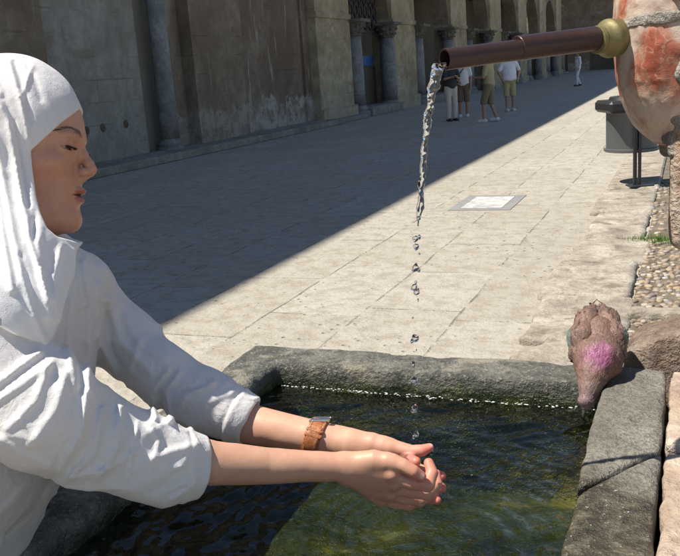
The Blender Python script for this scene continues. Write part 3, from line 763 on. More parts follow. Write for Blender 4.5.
M_shoe = plain('white_shoe', (.6, .6, .6), .7); M_shoed = plain('dark_shoe', (.03, .028, .026), .6)
walk = dict(kL=(-.10, .10, .50), aL=(-.10, .10, .08), kR=(.10, .02, .48), aR=(.10, -.16, .10))
figure('person', atz(452, 121, 0), math.radians(200), 1.68, M_skin_t, M_hair_t, cloth_m('black_top', (.035, .035, .04)), cloth_m('cream_cloth', (.56, .51, .43)), False, dict(eR=(.22, .10, 1.16), wR=(.05, .25, 1.2), eL=(-.22, .08, 1.14), wL=(-.05, .26, 1.2)), 'tourist in black top and long cream trousers, leftmost of the group', True)
figure('person', atz(464, 117, 0), math.radians(170), 1.72, M_skin_t, M_hair_t, cloth_m('white_top', (.66, .66, .66)), cloth_m('brown_cloth', (.17, .11, .075)), True, dict(eR=(.23, .03, 1.12), wR=(.12, .18, 1.02)), 'tourist in white top and brown shorts with a dark shoulder bag', True, M_shoed)
figure('person', atz(490, 122, 0), math.radians(60), 1.74, M_skin_t, M_hair_g, cloth_m('khaki_shirt', (.32, .285, .17)), cloth_m('dark_khaki_shorts', (.17, .15, .09)), True, dict(kL=(-.10, .12, .50), aL=(-.10, .12, .08), kR=(.10, .0, .48), aR=(.10, -.14, .10), eL=(-.22, .06, 1.12), wL=(-.16, .26, 1.12)), 'tourist in olive khaki shirt and darker shorts, striding', True)
figure('person', atz(510, 111, 0), math.radians(185), 1.74, M_skin_t, M_hair_t, cloth_m('pale_tee_shirt', (.62, .64, .69)), cloth_m('khaki_shorts', (.36, .33, .17)), True, dict(fat=(1.3,), sL=(-.21, 0, 1.40), sR=(.21, 0, 1.40), eL=(-.32, 0, 1.15), eR=(.32, 0, 1.15), wL=(-.24, .1, .95), wR=(.24, .1, .95)), 'stocky tourist in pale tee shirt and khaki shorts', True)
figure('person', atz(578, 86, 0), math.radians(100), 1.72, M_skin_t, M_hair_t, cloth_m('white_shirt', (.66, .67, .70)), cloth_m('white_trousers', (.60, .61, .64)), False, walk, 'distant walker dressed all in white, alone on the right', False, None, .022)
figure('person', atz(527, 71, 0), math.radians(150), 1.7, M_skin_t, M_hair_t, cloth_m('dark_red_shirt', (.10, .04, .035)), cloth_m('black_trousers', (.03, .03, .035)), False, walk, 'far dark-clothed figure by the shaded arcade, smallest of the tourists', False, None, .03)
# ================================================================ the woman
CM = np.stack([RT, UP, -f0], 1)                      # camera-aligned working axes -> world
def K(x, y, d=1.22): return np.array([(x-CX)/F*d, -(y-CY)/F*d, -d])
def KK(*pts): return [K(*p) for p in pts]
def px(P): return CX + F*P[:, 0]/(-P[:, 2]), CY - F*P[:, 1]/(-P[:, 2])
def toW(v): return v @ CM.T + CAM
def lo_hi(x0, y0, x1, y1, d0, d1):
    c = np.array([K(x, y, d) for x in (x0, x1) for y in (y0, y1) for d in (d0, d1)]); return c.min(0), c.max(0)
S = 1.22/F
def hd(x, y, z=0.): return np.array([(x-CX)*S, -(y-CY)*S, -1.22+z])        # head plane, px
def he(P, x, y, z, rx, ry, rz): return ell(P, hd(x, y, z), (rx*S, ry*S, rz))
def f_head(P):
    Z = P[:, 2]+1.22
    d = he(P, 17, 133, 0, 66.5, 66, .074)
    d = smin(d, he(P, 46, 184, 0, 33, 49, .054), .022)
    A = P.copy(); A[:, 2] = -1.22 + np.sqrt(Z*Z + 4e-6)      # mirror halves
    d = smin(d, cap(A, hd(22, 203, .047), hd(62, 220, .014), .014, .014), .022)
    d = smin(d, ell(A, hd(57, 167, .038), (.020, .015, .020)), .018)
    d = smax(d, -ell(A, hd(60, 200, .066), (.030, .024, .017)), .03)
    d = smin(d, he(P, 70, 220, 0, 11.0, 12.5, .021), .014)
    d = smin(d, he(P, 73, 138.5, 0, 9.2, 7, .040), .012)
    Wp = P.copy(); Wp[:, 0] += (Z/.026)**2*.0095
    d = smin(d, ell(Wp, hd(71.5, 194), (9*S, 14*S, .028)), .010)
    # eye socket and lids
    d = smax(d, -ell(A, hd(86, 150, .033), (.013, .0085, .015)), .010)
    ec = hd(68.4, 149.8, .031)
    lid = ln(A-ec)-.0132
    q = A-ec; ang = np.arctan2(q[:, 1], q[:, 0]); slit = np.maximum(np.abs(ang+.22)-.17, 0)*.012
    slit = np.maximum(slit, np.maximum(.002-q[:, 0], np.abs(q[:, 2])-.0115))
    lid = smax(lid, -(slit-.0006), .0012); lid = smax(lid, -(ln(q)-.0112), .001)
    lidm = smin(lid, d, .005)
    d = np.where(ln(q) < .0125, np.minimum(lidm, d), lidm)
    d = np.maximum(d, -(np.maximum(slit-.0004, ln(q)-.0135)))
    # nose
    n = chain(A, [hd(80.3, 146.5), hd(83.8, 155), hd(88.5, 164), hd(91.7, 169.3)], [.0052, .0060, .0070, .0077], .004)
    n = smin(n, cap(P, hd(90, 173.3), hd(81, 179.5), .0055, .0055), .005)
    n = smin(n, ell(A, hd(85.3, 172.8, .0095), (.0085, .0066, .0052)), .0045)
    d = smin(d, n, .0075)
    d = smax(d, -ell(A, hd(88.2, 177.6, .0055), (.0042, .0030, .0024)), .002)
    d = smax(d, -ell(A, hd(79.5, 170.5, .0165), (.002, .005, .0018)), .005)
    # lips
    lp = ell(Wp, hd(80.0, 191.2), (5.8*S, 3.8*S, .018)); ll = ell(Wp, hd(78.8, 200.4), (5.4*S, 3.7*S, .0165))
    d = smin(d, lp, .003); d = smin(d, ll, .003)
    d = smax(d, -ell(Wp, hd(84, 195.8), (8.0*S, 0.8*S, .019)), .0016)
    d = smax(d, -ell(P, hd(86, 210.5), (5.5*S, 5*S, .03)), .006)
    d = smin(d, cap(P, hd(18, 215), hd(0, 290), .050, .055), .02)
    return d
# --- arms and hands
FA1 = (KK((125, 447, 1.10), (212, 463, 1.135), (265, 466, 1.16), (305, 466, 1.175), (338, 467, 1.185)), [.036, .0295, .0245, .0215, .0195])
FA2 = (KK((172, 392, 1.33), (251, 424, 1.31), (290, 432, 1.295), (320, 438, 1.285), (345, 443, 1.28)), [.036, .0300, .0265, .0245, .0230])
def f_arm1(P): return chain(P, *FA1)
def f_arm2(P):
    return chain(P, *FA2)
def fing(P, pts, r, k=.0035):
    d = chain(P, KK(*pts), r, 0)
    return d
def f_hands(P):
    a = chain(P, *FA1)
    W1 = K(342, 468, 1.19)
    kn = KK((392, 474, 1.180), (391, 484, 1.192), (387, 492, 1.208), (381, 498, 1.226))
    for i, q in enumerate(kn):
        a = smin(a, cap(P, W1 + (q-W1)*.15, q, .0140, .0118), .013)
    a = smin(a, chain(P, KK((348, 463, 1.187), (374, 459.5, 1.178), (392, 462, 1.172)), [.0135, .0142, .0115]), .013)   # ball of the thumb
    fs = [([(392, 475, 1.180), (411, 483, 1.176), (427, 484.5, 1.182), (432.5, 473, 1.190), (429, 463, 1.198)], [.0112, .0098, .0096, .0085, .0072]),
          ([(391, 485, 1.192), (410, 491, 1.198), (427, 493, 1.206), (437, 484, 1.222), (436, 474, 1.232)], [.0112, .0098, .0094, .0082, .0068]),
          ([(387, 492, 1.208), (404, 498, 1.216), (420, 500, 1.228), (433, 494, 1.242), (439, 484, 1.252)], [.0105, .0092, .0088, .0078, .0064]),
          ([(381, 498, 1.226), (396, 503, 1.238), (409, 505, 1.250), (422, 501, 1.262), (430, 494, 1.270)], [.0095, .0082, .0078, .0068, .0058])]
    F1 = None
    for p, r in fs:
        c = fing(P, p, r)
        c = smin(c, ln(P-K(*p[2]))-r[2]*1.06, .003)
        a = smin(a, c, .0014)
    for p in ((393, 475, 1.170), (395, 485, 1.180), (391, 494, 1.197)): a = smin(a, ln(P-K(*p))-.0062, .009)
    th = chain(P, KK((388, 460.5, 1.172), (403, 465.5, 1.166), (413, 471.5, 1.164), (421, 476.5, 1.168)), [.0112, .0098, .0092, .0072])
    a = smin(a, th, .004)
    # crease between thumb and index
    a = smax(a, -chain(P, KK((390, 473, 1.158), (404, 476.5, 1.155), (418, 481, 1.158)), [.0012, .0018, .0012]), .002)
    # far hand, palm up
    b = chain(P, *FA2)
    W2 = K(352, 446, 1.28)
    for q in KK((392, 452, 1.285), (394, 460, 1.280), (394, 468, 1.270), (392, 476, 1.258)):
        b = smin(b, cap(P, W2, q, .0145, .0112), .014)
    b = smin(b, chain(P, KK((344, 442, 1.278), (372, 443.5, 1.268), (388, 447.5, 1.262)), [.0165, .0162, .0135]), .012)
    f2 = [([(390, 455, 1.285), (404, 460, 1.262), (411, 460.5, 1.236), (416, 461.5, 1.226)], [.011, .0095, .0088, .0072]),
          ([(394, 460, 1.284), (416, 469, 1.282), (431, 474, 1.272), (441, 476, 1.262)], [.011, .0095, .009, .0072]),
          ([(394, 468, 1.274), (416, 480, 1.268), (432, 487, 1.258), (442, 488, 1.248)], [.011, .0095, .009, .0072]),
          ([(392, 476, 1.262), (412, 490, 1.256), (427, 498, 1.248), (437, 500, 1.240)], [.010, .0088, .0082, .0066])]
    for p, r in f2: b = smin(b, fing(P, p, r), .002)
    b = smin(b, chain(P, KK((384, 446, 1.263), (398, 449, 1.258), (412, 451.5, 1.252), (422, 450.5, 1.250), (429.5, 447.5, 1.250)), [.0135, .0115, .0092, .0086, .0066]), .006)
    return smin(a, b, .0022) + .0006*vn(P, 45, 4)
TORSO = (KK((20, 318, 1.21), (5, 372, 1.21), (-32, 455, 1.20), (-85, 560, 1.2), (-140, 700, 1.25)), [.098, .105, .117, .13, .15])
def zs(P, c=-1.21, k=.62):
    Q = P.copy(); Q[:, 2] = c + (P[:, 2]-c)*k; return Q
def torso_pts():
    return [np.array([p[0], p[1], -1.21+(p[2]+1.21)*.62]) for p in TORSO[0]]
TP = torso_pts()
def f_torso(P, e=0.):
    return chain(zs(P), TP, [r+e for r in TORSO[1]], .03)
UA1 = (KK((-40, 335, 1.03), (40, 412, 1.03), (92, 439, 1.07), (140, 457, 1.10), (172, 464, 1.118), (206, 463.5, 1.135)), [.070, .066, .056, .050, .0455, .0375])
UA2 = (KK((72, 300, 1.36), (126, 340, 1.36), (164, 376, 1.33), (202, 400, 1.32), (232, 414, 1.315), (252, 422, 1.31)), [.060, .049, .044, .044, .0395, .0372])
def body_far(P): return smin(smin(f_torso(P, -.02), chain(P, UA1[0][:4], [r-.02 for r in UA1[1][:4]]), .03), chain(P, UA2[0][:4], [r-.02 for r in UA2[1][:4]]), .03)
def segd(x, y, pts):
    """distance and side to a polyline in working pixels"""
    best = np.full(x.shape, 1e9); 
    for (ax_, ay), (bx, by) in zip(pts[:-1], pts[1:]):
        ex, ey = bx-ax_, by-ay; t_ = np.clip(((x-ax_)*ex+(y-ay)*ey)/(ex*ex+ey*ey), 0, 1)
        best = np.minimum(best, np.hypot(x-ax_-ex*t_, y-ay-ey*t_))
    return best
def ridges(P, L_):
    x, y = px(P); h = 0.
    for pts, w_, a_ in L_:
        d = segd(x, y, pts); s = np.exp(-(d/w_)**2)
        h = h + a_*.001*s
    return h
R_SH = [  # near sleeve
 ([(-5, 385), (20, 366), (40, 352)], 3.5, 5), ([(-5, 402), (22, 384), (52, 362)], 3.5, 4.5), ([(48, 366), (36, 400), (8, 428)], 4, 5), ([(66, 374), (56, 410), (30, 445)], 5, 5.5),
 ([(88, 392), (82, 434), (60, 470)], 4, 6.5), ([(104, 408), (95, 452), (70, 477)], 3.6, 5.5), ([(121, 408), (118, 448), (98, 480)], 3.8, 5.5), ([(97, 404), (90, 440), (74, 466)], 3, -1.5),
 ([(66, 480), (108, 470), (136, 452)], 4, 4.5), ([(138, 422), (128, 482)], 1.8, 2.2), ([(134, 424), (124, 478)], 1.3, -1.8), ([(172, 500), (196, 484)], 2.5, 3.5), ([(142, 464), (170, 452), (198, 444)], 4, 3.5), ([(150, 492), (172, 478), (200, 466)], 5, -3),
 ([(20, 420), (40, 440), (50, 462)], 4, 4), ([(0, 440), (24, 455), (50, 468)], 4, 4), ([(150, 425), (160, 440), (150, 470)], 3, 3), ([(75, 385), (70, 410)], 3, -1.5),
 # far sleeve
 ([(168, 370), (150, 395), (156, 418)], 3.2, 6), ([(180, 371), (166, 392), (170, 420)], 2.6, 5), ([(174, 373), (160, 392), (163, 412)], 2.4, -2.5), ([(214, 382), (186, 396), (172, 420)], 3.2, 5.5), ([(206, 384), (182, 392)], 2, -4), ([(232, 392), (206, 404), (190, 428)], 3.5, 3),
 ([(110, 300), (120, 340), (150, 372)], 5, 5), ([(98, 286), (100, 340), (118, 385)], 5, 5), ([(140, 340), (128, 372)], 4, 4), ([(104, 310), (112, 352), (132, 380)], 3.5, -3), ([(126, 318), (138, 345), (165, 358)], 4, 3.5),
 # front of the shirt
 ([(84, 262), (90, 300), (89, 390)], 3.5, 5), ([(80, 285), (80, 340), (80, 392)], 3, -2.5), ([(72, 300), (68, 345), (76, 385)], 4, 5), ([(96, 275), (98, 330)], 3.5, -2),
 ([(30, 480), (10, 505), (-10, 520)], 5, 4), ([(50, 480), (30, 512), (5, 535)], 4, -4)]
def f_shirt(P):
    d = f_torso(P)
    d = smin(d, ell(P, K(52, 282, 1.25), (.075, .055, .14)), .045)
    a1 = chain(P, *UA1, .02); a2 = chain(P, *UA2, .02)
    a1 = smin(a1, ell(P, K(158, 475, 1.115), (.046, .032, .040)), .015)
    d = smin(d, a2, .035); d = smin(d, a1, .03)
    d = d - ridges(P, R_SH)
    Q = np.stack([P[:, 0]*.6+P[:, 1]*.45, P[:, 1]*1.25-P[:, 0]*.5, P[:, 2]], 1)
    wq = Q + .02*fbm(P, 12, 2, 8)[:, None]
    d = d - .0060*((1-np.abs(vn(wq, 13, 3)))**3-.3) - .0020*((1-np.abs(vn(wq, 34, 5)))**3-.3)*np.clip(vn(P, 9, 4)*2+.5, 0, 1.3)
    # open the cuffs: cut square to the arm and hollow them
    for (UA, FA, c, n) in ((UA1, f_arm1, K(205, 463, 1.135), K(212, 463.6, 1.138)-K(190, 462, 1.128)), (UA2, f_arm2, K(251, 421, 1.31), K(258, 424.5, 1.308)-K(236, 414, 1.314))):
        n = n/np.linalg.norm(n); 
        e = (P-c) @ n
        near_ = ln(P-c) < .12
        x, y = px(P)
        d = np.where(near_, smax(d, e + .002*vn(P, 40, 6), .004), d) + np.where(near_, .0016*np.exp(-((e+.030)/.0028)**2) - .0012*np.exp(-((e+.024)/.004)**2), 0)
        hol = np.maximum(ln((P-c)-e[:, None]*n)-.0326, -e-.035)
        d = np.where(near_, np.maximum(d, -hol), d)
    return d
def offx(P, c, n): return 0
# --- head scarf
FACE = [(81.8, 107.5), (60, 124), (31, 150.5), (32.5, 170), (36, 196), (40, 212), (47, 228), (57, 236.5), (74, 241), (110, 250), (140, 180), (120, 90)]
R_HD = [([(9, 62), (14, 78), (19, 95), (26, 125), (31, 151), (35, 185), (40, 214), (44, 226)], 2.3, 4.5), ([(15, 62), (22, 84), (31, 122)], 2.4, -3.5),
 ([(32, 67), (27, 80), (22, 96)], 2.4, 3.5), ([(30, 69), (36, 84), (41, 100)], 3, -2.5), ([(-3, 100), (8, 118), (14, 150), (22, 200), (34, 250), (50, 300)], 3.2, 5.5), ([(2, 98), (14, 122), (20, 160), (28, 205)], 2.8, -5),
 ([(-5, 135), (3, 180), (14, 240), (30, 300), (46, 345)], 3.6, 5), ([(-5, 180), (2, 230), (12, 290)], 3.5, 5), ([(38, 205), (32, 235), (40, 265)], 2.4, -5), ([(44, 222), (37, 245), (42, 280), (52, 320)], 3.2, 4.5),
 ([(62, 245), (54, 280), (58, 320)], 3.6, 3.5), ([(-5, 80), (0, 90), (4, 105)], 2.5, 3), ([(20, 255), (30, 290), (44, 330)], 3, -4), ([(56, 236), (66, 243), (75, 251)], 2.5, 3)]
VEIL = [(-60, 40), (90, 40), (95, 230), (76, 250), (75, 274), (66, 302), (57, 330), (49, 348), (32, 343), (10, 332), (-10, 322), (-60, 300)]
def f_hood(P):
    x, y = px(P)
    d = he(P, 13.5, 132, 0, 71, 77, .084)
    d = smin(d, ell(P, hd(-8, 178, 0), (.088, .10, .084)), .03)
    d = smin(d, cap(P, hd(12, 215), hd(-8, 290), .066, .095), .035)
    d = smin(d, ell(P, hd(38, 254, .005), (.046, .030, .060)), .03)
    v_ = np.minimum(f_torso(P, .016), ell(P, K(52, 282, 1.25), (.088, .062, .15)))
    v_ = smin(v_, cap(P, K(8, 225, 1.18), K(-5, 320, 1.04), .070, .075), .06)
    pm = poly2(x, y, VEIL)*.00142
    v_ = smax(v_, pm, .004)
    d = smin(d, v_, .05)
    d = smax(d, pm, .003)
    fpx = np.clip((poly2(x, y, FACE)-1.5)/9, 0, 1)
    d = d - ridges(P, R_HD)*fpx + .0012*vn(P, 35, 7) - .0018*((1-np.abs(vn(np.stack([P[:, 0]*1.5+P[:, 1]*.3, P[:, 1]*.45, P[:, 2]], 1)+.01*vn(P, 15, 3)[:, None], 24, 3)))**3-.3)*np.clip((y-100)/70, .25, 1)*fpx
    nr_ = P[:, 2] > -1.22; h_ = hdx(P); fc = poly2(np.where(nr_, x, h_[0]), np.where(nr_, y, h_[1]), FACE)*S
    return smax(d, -fc, .0014)
def hdx(P): return CX + P[:, 0]/S, CY - P[:, 1]/S
wroot_w = np.array([toW(K(-90, 560, 1.2))[0], toW(K(-90, 560, 1.2))[1], 0.])
t = NT('skin'); tint = t.n('ShaderNodeVertexColor', layer_name='tint').outputs[0]; v = t.co()
c = t.mix(1., tint, t.ramp(t.noise(v, 60, 4, .6), [(.3, (.90, .86, .84)), (.7, (1., 1., 1.))]), 'MULTIPLY')
c = t.mix(t.math('MULTIPLY', t.ramp(t.noise(v, 11, 3), [(.45, 0.), (.7, 1.)]), .22), c, (.60, .24, .17))
wr = t.noise(t.co('Object', (1, 1, 1)), 420, 3, .6)
M_skin = t.done(t.bsdf(c, t.ramp(t.noise(v, 45, 4), [(.4, .42), (.6, .56)]), t.bump(wr, .0003, .6), .5, Subsurface_Weight=.12, Subsurface_Radius=(.012, .004, .002), Subsurface_Scale=1.))
def cotton(name, col, tr=.0, cb=.0006):
    t = NT(name); v = t.co()
    n = t.noise(v, 900, 2, .5); m_ = t.noise(v, 70, 4, .65)
    c = t.mix(m_, [q*.94 for q in col], col)
    w1 = t.noise(t.co('Object', (1., 1.3, .8), (.3, .5, .2)), 28, 3, .5, .8); cr = t.math('POWER', t.math('SUBTRACT', 1., t.math('MULTIPLY', t.math('ABSOLUTE', t.math('SUBTRACT', w1, .5)), 5.), clamp=True), 2.)
    hh_ = t.bump(cr, cb, .5)
    s1 = t.bsdf(c, .85, t.bump(t.math('ADD', t.math('MULTIPLY', n, .3), m_), .0016, .8, hh_), .2, Sheen_Weight=.15)
    s2 = t.n('ShaderNodeBsdfTranslucent', {'Color': (*col, 1)}).outputs[0]
    return t.done(t.n('ShaderNodeMixShader', {0: tr, 1: s1, 2: s2}).outputs[0])
M_shirt = cotton('white_linen_shirt', (.86, .855, .85), .30, .0012); M_hood = cotton('white_cotton_scarf', (.85, .85, .86), .26, .0003)
wo = empty('person', tuple(wroot_w), 0, label='woman in white head scarf and white shirt cupping water in her hands', cat='person')
def WM(name, parts, mat, tintf=None, parent=wo):
    v_, f_ = joinm(parts); col_ = tintf(v_) if tintf else None
    return mobj(name, toW(v_)-wroot_w, f_, mat, parent, col=col_)
def skin_tint(V):
    n = len(V); hnd = px(V)[0] >= 130; c = np.tile(np.array([.60, .36, .245]), (n, 1))
    x, y = px(V); hx, hy = hdx(V); isH = x < 130
    def blend(m, col):
        m = np.clip(m, 0, 1)[:, None]; c[:] = c*(1-m) + np.array(col)*m
    face = isH
    blend(face*1., (.52, .275, .175))
    A = V.copy(); A[:, 2] = -1.22+np.abs(V[:, 2]+1.22)
    Wp = V.copy(); Z = V[:, 2]+1.22; Wp[:, 0] += (Z/.026)**2*.0095
    lp = np.minimum(ell(Wp, hd(81, 192.4), (8*S, 3.1*S, .0175)), ell(Wp, hd(79.5, 199.6), (7.6*S, 3.4*S, .0165)))
    blend(face*np.clip(.5-lp/.0012, 0, 1)*.85, (.31, .085, .065))
    slit = ell(Wp, hd(84, 195.8), (9*S, 1.6*S, .024)); blend(face*np.clip(-slit/.0006, 0, 1)*.9, (.10, .02, .018))
    blend(face*np.clip(1-ln(A-hd(59, 176, .045))/.03, 0, 1)*.40, (.58, .22, .15))
    blend(face*np.clip(1-ln(V-hd(92, 170))/.016, 0, 1)*.35, (.60, .22, .15))
    br_ = chain(A, [hd(82, 138.5, .012), hd(78.5, 135.5, .028), hd(68, 135.5, .052)], [.0045, .0050, .0030])
    st = vn(A*np.array([1, 2.4, 1]), 900, 3)*.5+.6
    blend(face*np.clip(-br_/.0035+.55, 0, 1)*np.clip(st, .35, 1)*.85, (.15, .07, .04))
    for pts_ in ([hd(63, 147.5, .040), hd(69, 144.6, .040), hd(76, 145.2, .036)],):
        blend(face*np.clip(1-chain(A, pts_, [.0008]*3)/.0016, 0, 1)*.5, (.25, .11, .07))
    el_ = ell(A, hd(72, 148.5, .034), (.010, .0035, .011)); blend(face*np.clip(-el_/.002+.2, 0, 1)*.35, (.30, .13, .09))
    fr_ = np.clip((vn(V, 330, 5)-.35)*3, 0, 1); blend(face*fr_*.22, (.40, .18, .10)); blend(face*np.clip(fbm(V, 38, 2, 8)*2, 0, 1)*.22, (.60, .25, .17))
    for p, r_ in (((424, 486.5, 1.174), .0125), ((411, 482, 1.168), .011), ((427, 493, 1.2), .010), ((410, 469, 1.156), .010), ((394, 478, 1.17), .013)):
        q = V-K(*p); blend(hnd*(ln(q) < r_)*np.clip(1-np.abs(np.sin(q[:, 0]*1500))*3, 0, 1)*.35, (.40, .15, .10))
    # hands: pinker towards the fingertips, far hand reddest
    hnd = ~isH
    g = np.clip((x-345)/80, 0, 1)
    blend(hnd*g*.40, (.64, .26, .19))
    tips = np.zeros(n)
    for p in ((430, 463, 1.198), (436, 474, 1.232), (439, 484, 1.252), (430, 494, 1.27), (416, 461.5, 1.226), (441, 476, 1.262), (442, 488, 1.248), (437, 500, 1.24), (429.5, 447.5, 1.25), (421, 476.5, 1.168)):
        tips = np.maximum(tips, np.clip(1-ln(V-K(*p))/.026, 0, 1))
    blend(hnd*tips*.9, (.66, .14, .11))
    blend(hnd*np.clip(1-ln(V-K(411, 459, 1.232))/.016, 0, 1)*.8, (.75, .14, .15))
    near = V[:, 2] > -1.225
    blend(hnd*near*.30, (.46, .25, .16))  # near arm browner: its shaded side is put into the skin colour
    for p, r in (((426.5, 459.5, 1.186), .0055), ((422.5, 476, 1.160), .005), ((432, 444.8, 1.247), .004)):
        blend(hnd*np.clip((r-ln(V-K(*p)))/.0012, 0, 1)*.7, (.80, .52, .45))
    return c
lo, hi = lo_hi(-55, 50, 105, 262, 1.12, 1.32); lo[2] = -1.31; hi[2] = -1.13
hp = surf(f_head, lo, hi, .0016, 1.6)
lo, hi = lo_hi(195, 395, 452, 515, 1.06, 1.36)
hh = surf(f_hands, lo, hi, .00135, 1.6)
lo, hi = lo_hi(-240, 250, 215, 720, .9, 1.5)
bb2 = surf(lambda P: body_far(P), lo, hi, .012, 1.6)
WM('body', [hp, hh, bb2], M_skin, skin_tint)
lo, hi = lo_hi(-190, 225, 275, 640, .95, 1.5)
lo[0] = K(-130, 0, 1.2)[0]; lo[1] = K(0, 625, 1.2)[1]
so_ = WM('shirt', [surf(f_shirt, lo, hi, .0025, 1.9)], M_shirt)
lo, hi = lo_hi(-110, 40, 100, 370, 1.0, 1.44)
WM('head_scarf', [surf(f_hood, lo, hi, .0026, 1.9)], M_hood)
# trousers below the rim, standing on the paving
M_trs = cotton('pale_cotton_trousers', (.66, .65, .62))
pv_ = toW(K(-95, 575, 1.22)); 
def f_leg(P):
    d = None
    for sx in (-.10, .10):
        c0 = pv_ + np.array([-.03, 0, 0]) + np.array([0, sx, 0]); c1 = np.array([c0[0]-.02, c0[1]+sx*.3, .45]); c2 = np.array([c0[0]-.10+sx*.3, c0[1]+sx*.3, .09])
        q = smin(cap(P, c0, c1, .11, .08), cap(P, c1, c2, .078, .062), .02); d = q if d is None else smin(d, q, .04)
    d = smin(d, ell(P, pv_+np.array([-.03, 0, .02]), (.15, .18, .15)), .06)
    return np.maximum(d, .06-P[:, 2]) + .006*fbm(P, 10, 2, 4)
v_, f_ = surf(f_leg, pv_-[.4, .4, pv_[2]-.02], pv_+[.3, .4, .22], .014, 1.6); mobj('trousers', v_-wroot_w, f_, M_trs, wo)
for sx in (-.13, .13):
    c2 = pv_ + np.array([-.15+sx*.23, sx, 0]); c2[2] = 0
    v_, f_ = surf(lambda P: np.maximum(cap(P, c2+[-.05, 0, .05], c2+[.14, 0, .035], .048, .036), .004-P[:, 2]), c2-[.15, .1, .02], c2+[.25, .1, .14], .008, 1.5); mobj('shoe', v_-wroot_w, f_, M_shoed, wo)
# eyes, lashes
M_eye = NT('eye_white'); tt = M_eye.n('ShaderNodeVertexColor', layer_name='tint').outputs[0]; M_eye = M_eye.done(M_eye.bsdf(tt, .15, None, .6))
M_lash = plain('dark_lashes', (.03, .018, .012), .7)
for sg in (1, -1):
    mm = MB(); ec = hd(68.4, 149.8, .031*sg); mm.lathe([(.0112*math.sin(q), -.0112*math.cos(q)) for q in np.linspace(.02, math.pi-.02, 20)], (0, 0, 0), 24, (math.cos(.30), -math.sin(.30), .15*sg))
    V = np.array(mm.v); axv = np.array([math.cos(.30), -math.sin(.30), .15*sg]); axv /= np.linalg.norm(axv); cosv = (V @ axv)/.0112
    c_ = np.tile([.30, .25, .22], (len(V), 1)); c_[cosv > .80] = (.07, .045, .025); c_[cosv > .96] = (.01, .01, .01)
    mobj('eye', toW(V+ec)-wroot_w, mm.f, M_eye, wo, col=c_)
    mm = MB()
    for i in range(26):
        ph = (i/25-.5)*1.55; q0 = ec + .0134*np.array([math.cos(ph)*math.cos(.02), -.018, math.sin(ph)*sg])
        q1 = q0 + np.array([math.cos(ph)*.0055, -.0020-.0008*(i % 2), math.sin(ph)*.0055*sg]); q2 = q1 + np.array([math.cos(ph)*.0025, .0002, math.sin(ph)*.003*sg])
        mm.tube([toW(p)-wroot_w for p in (q0, q1, q2)], [.0007, .0005, .0001], 4)
    mm.obj('eyelash', M_lash, wo, smooth=True)
# eyebrows: single hairs rooted on the brow
def onto(p, f, n=6):
    p = np.array(p, float)
    for _ in range(n):
        g = np.array([(f((p+e)[None])[0]-f((p-e)[None])[0])/.001 for e in np.eye(3)*.0005]); g /= np.linalg.norm(g)+1e-9; p = p - g*f(p[None])[0]
    return p, g
for sg in (1, -1):
    mm = MB(); rr_ = np.random.RandomState(3)
    for i in range(110):
        u = i/109; x = 81.5-14.5*u; y = 137.5-2.6*math.sin(u*2.4)+rr_.uniform(-1.9, 1.9)*(1-.6*u); z = (.012+.036*u)*sg
        p, g = onto(hd(x, y, z), f_head, 4); dr = np.array([-.8, .35-.5*u, .25*sg]); dr -= g*(dr @ g); dr /= np.linalg.norm(dr)
        q = [p, p+dr*.0030+g*.0006, p+dr*.0062+g*.0004]; mm.tube([toW(k_)-wroot_w for k_ in q], [.00011, .0001, .00004], 3)
    mm.obj('eyebrow', plain('brown_brow_hair', (.09, .05, .03), .6), wo, smooth=True)
# --- wrist watch (strap, loops, buckle, case on the hidden side)
t = NT('tan_leather'); v = t.co(); n = t.noise(v, 160, 5, .65); c = t.ramp(n, [(.3, (.17, .055, .02)), (.5, (.33, .12, .045)), (.7, (.46, .20, .09))]); M_lea = t.done(t.bsdf(c, .42, t.bump(t.vor(v, 700), .0002), .5))
M_stitch = plain('cream_stitching', (.62, .50, .36), .7); M_met = plain('steel', (.55, .53, .5), .25, 1., .05)
wc = K(316, 436.5, 1.287); wa = K(330, 442, 1.283)-K(302, 432, 1.292); wa /= np.linalg.norm(wa)
wat_w = toW(wc)
wat = empty('wristwatch', tuple(wat_w), 0, label='tan leather strapped wristwatch with steel buckle on the far wrist', cat='watch')
def ring(e, hw, off=0.):
    def f(P):
        s_ = (P-wc) @ wa - off
        return smax(smax(f_arm2(P)-e, -(f_arm2(P)-.0002), .0005), np.abs(s_)-hw, .001)
    return f
def WW(name, f, mat, parent=wat, h=.0011, R_=.045):
    v_, f_ = surf(f, wc-R_, wc+R_, h, 2.0); return mobj(name, toW(v_)-wat_w, f_, mat, parent)
st = WW('strap', ring(.0036, .0118), M_lea)
ys = lambda P: P[:, 1]-wc[1]
def loopf(y0, hw): 
    r_ = ring(.0056, .0132)
    return lambda P: smax(smax(r_(P), np.abs(ys(P)-y0 + .25*(P[:, 0]-wc[0]))-hw, .001), -(P[:, 2]-wc[2]), .001)
WW('strap_loop', loopf(.006, .0030), M_lea, st); WW('strap_loop', loopf(.0135, .0022), M_lea, st)
r2_ = ring(.0052, .0095)
WW('strap_end', lambda P: smax(smax(r2_(P), np.abs(ys(P)+.006)-.022, .001), -(P[:, 2]-wc[2]), .001), M_lea, st)
